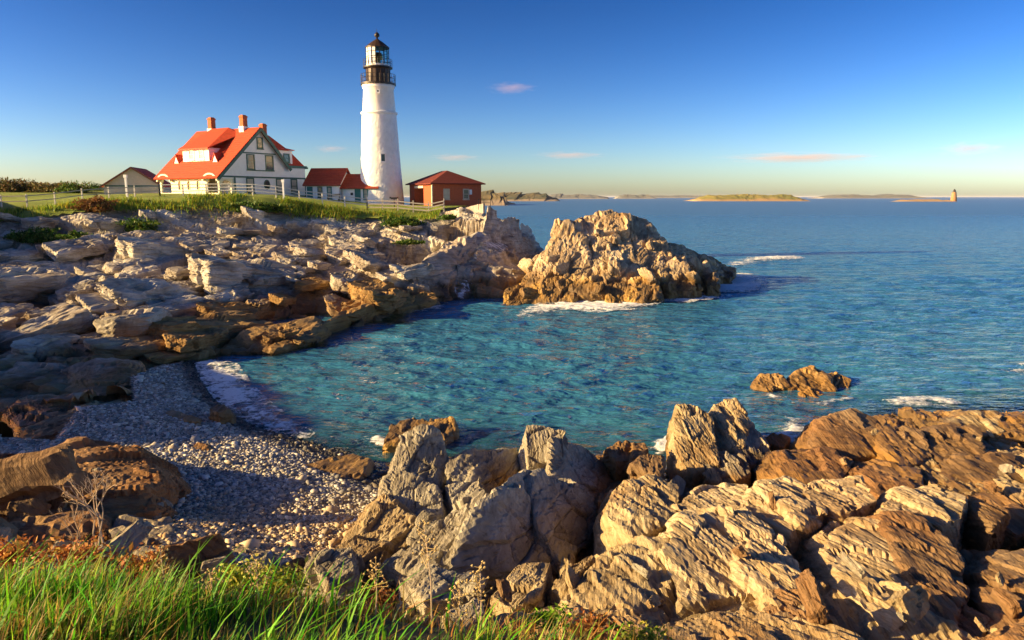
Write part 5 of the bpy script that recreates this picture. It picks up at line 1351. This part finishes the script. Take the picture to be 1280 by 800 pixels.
foam('sea_foam', 'froth round the lone ochre rock in the water', [(930, 492), (960, 486), (1000, 500), (1070, 490), (1090, 500), (1040, 512), (960, 506)], 0, .07, .15, 17, .8, (.5, 1.2), .04)
foam('sea_foam', 'small curl of foam beside the weed brown rock', [(450, 552), (468, 538), (500, 548), (496, 560), (470, 564)], 0, .06, .5, 19, .9, (.6, 1.2), .03)
foam('sea_foam', 'foam washing round the foot of the upright wedge', [(806, 556), (830, 540), (852, 548), (850, 566), (820, 570)], 0, .06, .0, 21, .9, (.6, 1.2), .03)
foam('sea_foam', 'foam between the upright wedge and the brown ridge', [(955, 545), (975, 520), (1010, 520), (1020, 540), (990, 560), (965, 562)], 0, .06, .1, 23, .9, (.6, 1.2), .03)
foam('sea_foam', 'foam at the foot of the headland ledge', [(510, 388), (545, 380), (580, 366), (640, 345), (640, 352), (590, 374), (545, 388), (512, 394)], 0, .12, .05, 25, .5, (.5, 1.2), .05)

# --- blades of grass: bent tapering strips
def blades(P, Hh, Wd_, yaw, bend, tint, segs=3):
    n = len(P); rows_ = []
    for s in range(segs + 1):
        t = s / segs; w = Wd_ * (1 - t ** 1.6) * .5 + .0004
        off = bend * t ** 2 * Hh; z = Hh * (t - .25 * (bend * t) ** 2)
        cx = P[:, 0] + np.cos(yaw) * off; cy = P[:, 1] + np.sin(yaw) * off; cz = P[:, 2] + z
        sx, sy_ = -np.sin(yaw) * w, np.cos(yaw) * w
        rows_.append(np.stack([np.stack([cx - sx, cy - sy_, cz], 1), np.stack([cx + sx, cy + sy_, cz], 1)], 1))
    V = np.stack(rows_, 1).reshape(-1, 3)          # n, segs+1, 2
    b0 = (np.arange(n) * (segs + 1) * 2)[:, None]; F = []
    for s in range(segs): F.append(np.stack([b0[:, 0] + 2 * s, b0[:, 0] + 2 * s + 1, b0[:, 0] + 2 * s + 3, b0[:, 0] + 2 * s + 2], 1))
    return V, np.concatenate(F), np.repeat(tint, (segs + 1) * 2, axis=0)
def grass(name, label, P, Hh, Wd_, tint, bend=(.5, .3), wind=None, parent=None):
    n = len(P); yaw = g.random(n) * 6.28 if wind is None else wind + g.normal(0, .9, n)
    V, F, C = blades(P, Hh, Wd_, yaw, np.abs(g.normal(bend[0], bend[1], n)), tint)
    me = np_mesh(name, V, F, True); set_col(me, 'tint', C)
    o = link(name, me, M['grass'], parent); o['kind'] = 'stuff'
    if parent is None: tag(o, label, 'grass')
    return o
def pick(cols, w, n, j=.25): 
    c = np.array(cols)[g.choice(len(cols), n, p=np.array(w) / sum(w))]; return np.clip(c * (1 + g.normal(0, j, (n, 1))), .005, 1)
def bank_pts(n, x0, x1, y0, y1, dens):
    x = g.uniform(x0, x1, n); y = g.uniform(y0, y1, n); k = g.random(n) < dens(x, y); x, y = x[k], y[k]
    return np.stack([x, y, H(x, y) + .02], 1)
def edge_y(x): return np.interp(x, [-12, -8, -4, -1, .6, 1.8, 4], [5.7, 5.7, 5.3, 4.8, 4.2, 3.5, 1.2])
def cl(x, y, s, seed): return fbm(np.stack([x * s, y * s, x * 0], 1), seed, 3)
lush = lambda x, y: np.where(y < edge_y(x) + .25, np.clip(.55 + 2.2 * cl(x, y, 1.1, 31), .03, 1) * np.interp(x, [-6, -1.2, -.2, .8, 2.5], [1, 1, .55, .3, .12]), 0)
P_ = bank_pts(42000, -5.2, 2.6, 2.2, 6.2, lush); n = len(P_)
hgt = np.clip(.27 + .30 * cl(P_[:, 0], P_[:, 1], 1.3, 33) + g.normal(0, .10, n), .07, .62)
hgt *= np.interp(P_[:, 0], [-5, -3.6, -3.0, -1, .5, 2], [.65, .8, .95, .8, .6, .45])
dry = np.clip(.25 + 1.6 * cl(P_[:, 0], P_[:, 1], .9, 35), 0, 1)
green = pick([(.10, .34, .012), (.18, .46, .016), (.34, .54, .03), (.05, .18, .014)], [3, 4, 3, 3], n, .4)
straw = pick([(.34, .24, .05), (.42, .27, .07), (.28, .14, .035), (.24, .26, .03)], [3, 2, 2, 3], n)
brink = np.clip(1 - (edge_y(P_[:, 0]) + .25 - P_[:, 1]) / .9, 0, 1)
hgt *= .84 * (1 - .4 * brink)
isd = (g.random(n) < .17 + dry * .5 + .5 * brink)[:, None]
grass('grass', 'tall bright green grass mixed with straw along the bottom of the view', P_, hgt, np.clip(g.normal(.012, .003, n), .005, .022), np.where(isd, straw, green), (.45, .3), .35)
P_ = bank_pts(1500, -5.0, 1.6, 2.4, 5.6, lush); n = len(P_)
grass('broad_grass', 'broad bright blades rising above the other grass', P_, np.clip(g.normal(.34, .09, n), .16, .55) * np.interp(P_[:, 0], [-5, -3, -.8, .8], [1.0, 1.05, .9, .55]), np.clip(g.normal(.021, .005, n), .012, .034), pick([(.10, .40, .012), (.20, .52, .02), (.36, .56, .04)], [4, 4, 2], n), (.6, .35), .35)
# low dry cover: russet and straw between the grass and the rocks
P_ = bank_pts(9000, -6, 3.4, 2.6, 7.0, lambda x, y: np.where(np.abs(y - edge_y(x) - .35) < .75, np.clip(.6 + 1.4 * cl(x, y, 1.2, 41), 0, 1), 0)); n = len(P_)
grass('dry_grass', 'low russet and straw ground cover at the brink of the bank', P_, np.clip(g.normal(.17, .07, n), .04, .36), np.clip(g.normal(.009, .003, n), .004, .016), pick([(.50, .20, .045), (.60, .33, .07), (.55, .42, .11), (.30, .12, .035)], [3, 3, 2, 2], n), (.7, .4))
# broad leaf clumps
def leaf_cloud(n, c, r, size, cols, w, seed, flat=.5):
    q = np.random.default_rng(seed); D = q.normal(0, 1, (n, 3)); D /= np.linalg.norm(D, axis=1, keepdims=True); rr = q.random(n) ** .45
    lump = .75 + .95 * fbm(D * 2.3 + seed, seed, 4)
    P = np.array(c) + D * (rr * lump)[:, None] * np.array(r); P = P[P[:, 2] > c[2] - r[2] * .55]; n = len(P)
    a = q.normal(0, 1, (n, 3)); a /= np.linalg.norm(a, axis=1, keepdims=True); b = np.cross(a, q.normal(0, 1, (n, 3))); b /= np.linalg.norm(b, axis=1, keepdims=True)
    s = size * np.exp(q.normal(0, .3, n))[:, None]
    V = np.stack([P - a * s, P + b * s * .45, P + a * s, P - b * s * .45], 1).reshape(-1, 3); F = np.arange(4 * n).reshape(-1, 4)
    C = np.array(cols)[q.choice(len(cols), n, p=np.array(w) / sum(w))] * (1 + q.normal(0, .22, (n, 1)))
    return V, F, np.repeat(np.clip(C, .004, 1), 4, 0)
def shrub(label, loc, r, n, size, cols, w, seed, cat='shrub', name='shrub', group='shrubs on the headland'):
    t = tag(empty(name, loc), label, cat, group)
    V, F, C = leaf_cloud(n, (0, 0, r[2] * .5), r, size, cols, w, seed); me = np_mesh('foliage', V, F); set_col(me, 'tint', C); link('foliage', me, M['leaf'], t)
    m = MB()
    for k in range(5): a = k * 1.26 + seed; m.tube([(0, 0, -.1), (r[0] * .3 * math.cos(a), r[1] * .3 * math.sin(a), r[2] * .5), (r[0] * .6 * math.cos(a), r[1] * .6 * math.sin(a), r[2] * .9)], [.05 * r[2], .03 * r[2], .01 * r[2]], 5)
    m.build('stem', M['twig'], t)
    return t
GR = [(.05, .13, .012), (.09, .17, .018), (.16, .20, .025), (.03, .07, .01)]; OL = [(.13, .12, .03), (.20, .13, .045), (.09, .10, .025), (.26, .16, .06)]
for i, (lab, px, py, Y, r, n, c) in enumerate([
 ('dark bushy mound at the left end of the lawn', 8, 240, 118, (5, 3, 1.9), 2600, OL), ('olive thicket on the rise beyond the lawn', 40, 240, 120, (6.5, 3, 1.6), 3000, OL),
 ('brown thicket nearest the lawn path', 70, 242, 118, (5, 3, 1.4), 2600, OL), ('yellow green bush ending the thicket', 92, 240, 116, (2.8, 2, 1.5), 1500, GR), ('low green bush beyond the fence corner', 112, 241, 125, (5, 2, 1.2), 1200, GR),
 ('russet shrub hanging on the bluff below the lawn', 118, 264, 75, (2.4, 1.6, 1.0), 1600, [(.22, .10, .03), (.28, .13, .04), (.12, .10, .02)]),
 ('dark green shrub in a hollow of the bluff', 175, 284, 72.5, (2.2, 1.2, 1.0), 1500, GR), ('green shrub on the shaded ledge at far left', 45, 296, 68, (3.2, 1.4, .9), 1800, GR),
 ('dark shrub low on the shaded rocks', 95, 298, 67, (2.6, 1.2, .6), 1400, GR), ('green tuft on the bluff below the house', 320, 266, 80.0, (4.2, 1.4, .8), 2200, GR),
 ('green bush in the cleft below the board fence', 505, 283, 83, (2.6, 1.6, .8), 1700, GR), ('small green tuft under the stone parapet', 560, 272, 84.5, (1.2, .9, .4), 700, GR), ('low green mat on the pale slabs', 512, 303, 77, (1.6, .8, .3), 700, GR)]):
    p = Wy(px, py, Y); shrub(lab, (p[0], p[1], max(p[2] - r[2] * .5, float(H(p[0], p[1])) - .15)), r, int(n * 1.8), .15, c, [3, 3, 2, 1][:len(c)], 50 + i)
# long grass at the brow of the bluff
brow = [Wy(*q) for q in [(0, 268, 74), (60, 262, 75), (110, 254, 77), (200, 249, 79.6), (260, 245, 81), (330, 247, 82.6), (400, 259, 85), (470, 269, 86.6), (530, 270, 89)]]
bx = np.array([b[0] for b in brow]); by = np.array([b[1] for b in brow]) - 1.6
n = 16000; xx = g.uniform(bx[0] - 6, bx[-1] + 2, n); yy = np.interp(xx, bx, by) + g.normal(.4, 1.1, n)
k = g.random(n) < np.clip(.55 + 1.6 * cl(xx, yy, .25, 61), 0, 1); xx, yy = xx[k], yy[k]; n = len(xx)
P_ = np.stack([xx, yy, H(xx, yy) + .05], 1)
grass('rough_grass', 'rough yellow green grass along the brow of the bluff', P_, np.clip(g.normal(.42, .16, n), .15, .9), np.full(n, .07), pick([(.15, .29, .022), (.33, .38, .035), (.50, .40, .05), (.07, .15, .018)], [4, 4, 2, 2], n), (.5, .3))

# russet weeds and docks along the brink
RU = [(.46, .16, .04), (.55, .26, .06), (.32, .10, .03), (.48, .36, .09)]; YG = [(.34, .40, .04), (.50, .44, .07), (.20, .30, .03)]
for i, (lab, px, py, Y, r, n, c) in enumerate([
 ('russet weeds at the far left of the brink', 14, 686, 5.6, (.55, .3, .20), 900, RU), ('rusty dock clump below the bare twig', 96, 690, 5.5, (.40, .25, .16), 700, RU), ('russet clump between the tall grass and the band of rock', 178, 700, 5.4, (.34, .25, .16), 600, RU),
 ('golden weed patch above the pebbles', 300, 716, 5.2, (.34, .25, .15), 650, YG), ('golden flowering clump in front of the rock strip', 352, 722, 5.1, (.30, .22, .17), 650, YG), ('rust coloured weed below the tan rocks', 742, 778, 5.2, (.22, .2, .16), 550, RU),
 ('straw tangle beside the rust coloured weed', 806, 794, 5.4, (.34, .25, .13), 600, YG), ('bright green leafy patch under the brown block', 690, 770, 5.6, (.26, .2, .12), 500, [(.22, .45, .02), (.34, .52, .04)]), ('rusty weeds at the foot of the grey outcrop', 470, 744, 5.2, (.25, .2, .12), 400, RU)]):
    p = Wy(px, py, Y); shrub(lab, (p[0], p[1], p[2] - r[2] * .8), r, n, .022, c, [3, 3, 2, 1][:len(c)], 90 + i, 'weed', 'weed_clump', 'weeds along the brink')
# --- dry bush and seed heads in front
def twig_bush(label, base, hgt, seed, spread=.5, name='dry_bush', lean=0.0):
    q = random.Random(seed); t = tag(empty(name, base), label, 'plant', 'plants on the near bank'); 
    def grow(p, d, l, r, depth, mb):
        e = p + d * l; mid_ = p + d * l * .5 + Vector((q.gauss(0, .04), q.gauss(0, .04), q.gauss(0, .03))) * l
        mb.tube([p, mid_, e], [r, r * .8, r * .6], 5)
        if depth == 0: return
        for _ in range(q.choice((2, 2, 3))):
            nd = (d + Vector((q.gauss(0, spread), q.gauss(0, spread * .6), q.gauss(.12, spread * .4)))).normalized(); grow(e, nd, l * q.uniform(.55, .8), r * .62, depth - 1, mb)
    for s in range(3):
        mb = MB(); grow(Vector((q.gauss(0, .05), q.gauss(0, .05), -.1)), Vector((q.gauss(lean, .18), q.gauss(0, .12), 1)).normalized(), hgt * .40, hgt * .017, 4, mb); mb.build('stem', M['twig'], t)
    return t
p = Wy(122, 652, 9.0); twig_bush('bare pale twiggy bush in front of the banded outcrop', (p[0], p[1], p[2] - .25), .95, 3)
p = Wy(100, 660, 9.2); twig_bush('smaller bare twig beside the pale twiggy bush', (p[0], p[1], p[2] - .2), .6, 5, .35)
p = Wy(585, 790, 4.6); twig_bush('dry forked stalk standing in the grass below the grey outcrop', (p[0], p[1], p[2] - .1), .30, 8, .3)
m, nt, N, L, b = mat('straw seed head'); b.inputs['Base Color'].default_value = (.55, .40, .16, 1); b.inputs['Roughness'].default_value = .8; M['seed'] = m
nn = noise_node(nt, None, 30); L.new(ramp(nt, nn.outputs[0], [(.3, (.40, .24, .07)), (.7, (.62, .48, .22))]).outputs[0], b.inputs['Base Color'])
def seed_grass(label, px, py_top, py_base, Y, seed):
    q = random.Random(seed); a = Vector(Wy(px + q.uniform(-12, 12), py_base, Y - .1)); e = Vector(Wy(px, py_top, Y)); t = tag(empty('seed_grass', a), label, 'plant', 'plants on the near bank')
    d = e - a; m_ = MB(); m_.tube([(0, 0, -.15), d * .5 + Vector((.02, 0, .01)), d], [.006, .005, .003], 5); m_.build('stalk', M['twig'], t)
    s = MB()
    for k in range(34):
        u = .62 + .4 * k / 34; c = d * u; br = Vector((q.gauss(0, 1), q.gauss(0, .6), q.uniform(.1, .8))).normalized() * q.uniform(.02, .075) * (1.35 - u) * 2.2
        s.tube([c, c + br], [.002, .0015], 4); tip = c + br
        s.tube([tip - Vector((0, 0, .009)), tip, tip + Vector((.003, 0, .011))], [.002, .009, .001], 5)
    s.build('seed_head', M['seed'], t)
for i, (lab, px, pt, pb, Y) in enumerate([('feathery seed head standing against the grey outcrop', 530, 655, 800, 4.4), ('feathery seed head lit against the dark hollow', 600, 708, 830, 4.2), ('short seed head beside the lit one over the dark hollow', 575, 732, 840, 4.1),
   ('low seed head at the left of the grey outcrop', 470, 706, 790, 4.6), ('straw seed head among the grass at lower left', 262, 716, 810, 4.4), ('straw seed head over the rock strip', 320, 700, 800, 4.6), ('golden seed head at the far left of the grass', 30, 704, 800, 4.7), ('tall straw seed head near the pebbles', 200, 686, 800, 4.6)]): seed_grass(lab, px, pt, pb, Y, 70 + i)

# ---------------------------------------------------------------- clouds
m, nt, N, L, b = mat('thin cloud'); N.remove(b)
tc = N.new('ShaderNodeTexCoord'); mp = N.new('ShaderNodeMapping'); mp.inputs['Scale'].default_value = (1.0, 1.0, 1.0); L.new(tc.outputs['Object'], mp.inputs['Vector'])
nn = noise_node(nt, mp.outputs[0], 2.6, 5, .6)
ln = N.new('ShaderNodeVectorMath'); ln.operation = 'LENGTH'; L.new(tc.outputs['Object'], ln.inputs[0])
fall = maprange(nt, ln.outputs['Value'], .1, 1.0, 1, 0)
den = math_n(nt, 'MULTIPLY', math_n(nt, 'MAXIMUM', math_n(nt, 'SUBTRACT', math_n(nt, 'ADD', nn.outputs[0], math_n(nt, 'MULTIPLY', fall, .5)), .62), 0.0), .0055)
pv = N.new('ShaderNodeVolumePrincipled'); pv.inputs['Color'].default_value = (1, .74, .68, 1); L.new(den, pv.inputs['Density']); L.new(pv.outputs[0], N['Material Output'].inputs['Volume'])
M['cloud'] = m
D, F = ico(3); cme = np_mesh('cloud', D, F, True); cme.materials.append(m)
for lab, px, py, w, h in (('small pink cloud high beside the tower', 640, 110, 46, 9), ('small pink cloud low at the right', 1214, 186, 66, 11), ('thin pale cloud streak low in the middle of the sky', 712, 194, 70, 6), ('tiny pale cloud just left of the tower', 414, 186, 36, 6), ('thin pale cloud above the brick building', 568, 197, 52, 6), ('long faint cloud bar low on the right', 1000, 197, 150, 8)):
    p = Wy(px, py, 7000.0); o = bpy.data.objects.new('cloud', cme); col.objects.link(o); o.location = p; k = 7000 / FPX
    o.scale = (w * k * .75, w * k * .4, h * k * .95); tag(o, lab, 'cloud', 'small clouds')

# ---------------------------------------------------------------- thin sea haze over the whole place
hz = MB(); hz.box(-62000, 62000, -300, 61000, -12, 34.5)
m, nt, N, L, b = mat('sea haze'); N.remove(b); pv = N.new('ShaderNodeVolumePrincipled')
pv.inputs['Color'].default_value = (.93, .95, 1, 1); pv.inputs['Density'].default_value = 2.4e-5; L.new(pv.outputs[0], N['Material Output'].inputs['Volume'])
haze = tag(hz.build('haze', m), 'thin pale sea haze softening the far land', 'haze', kind='stuff')
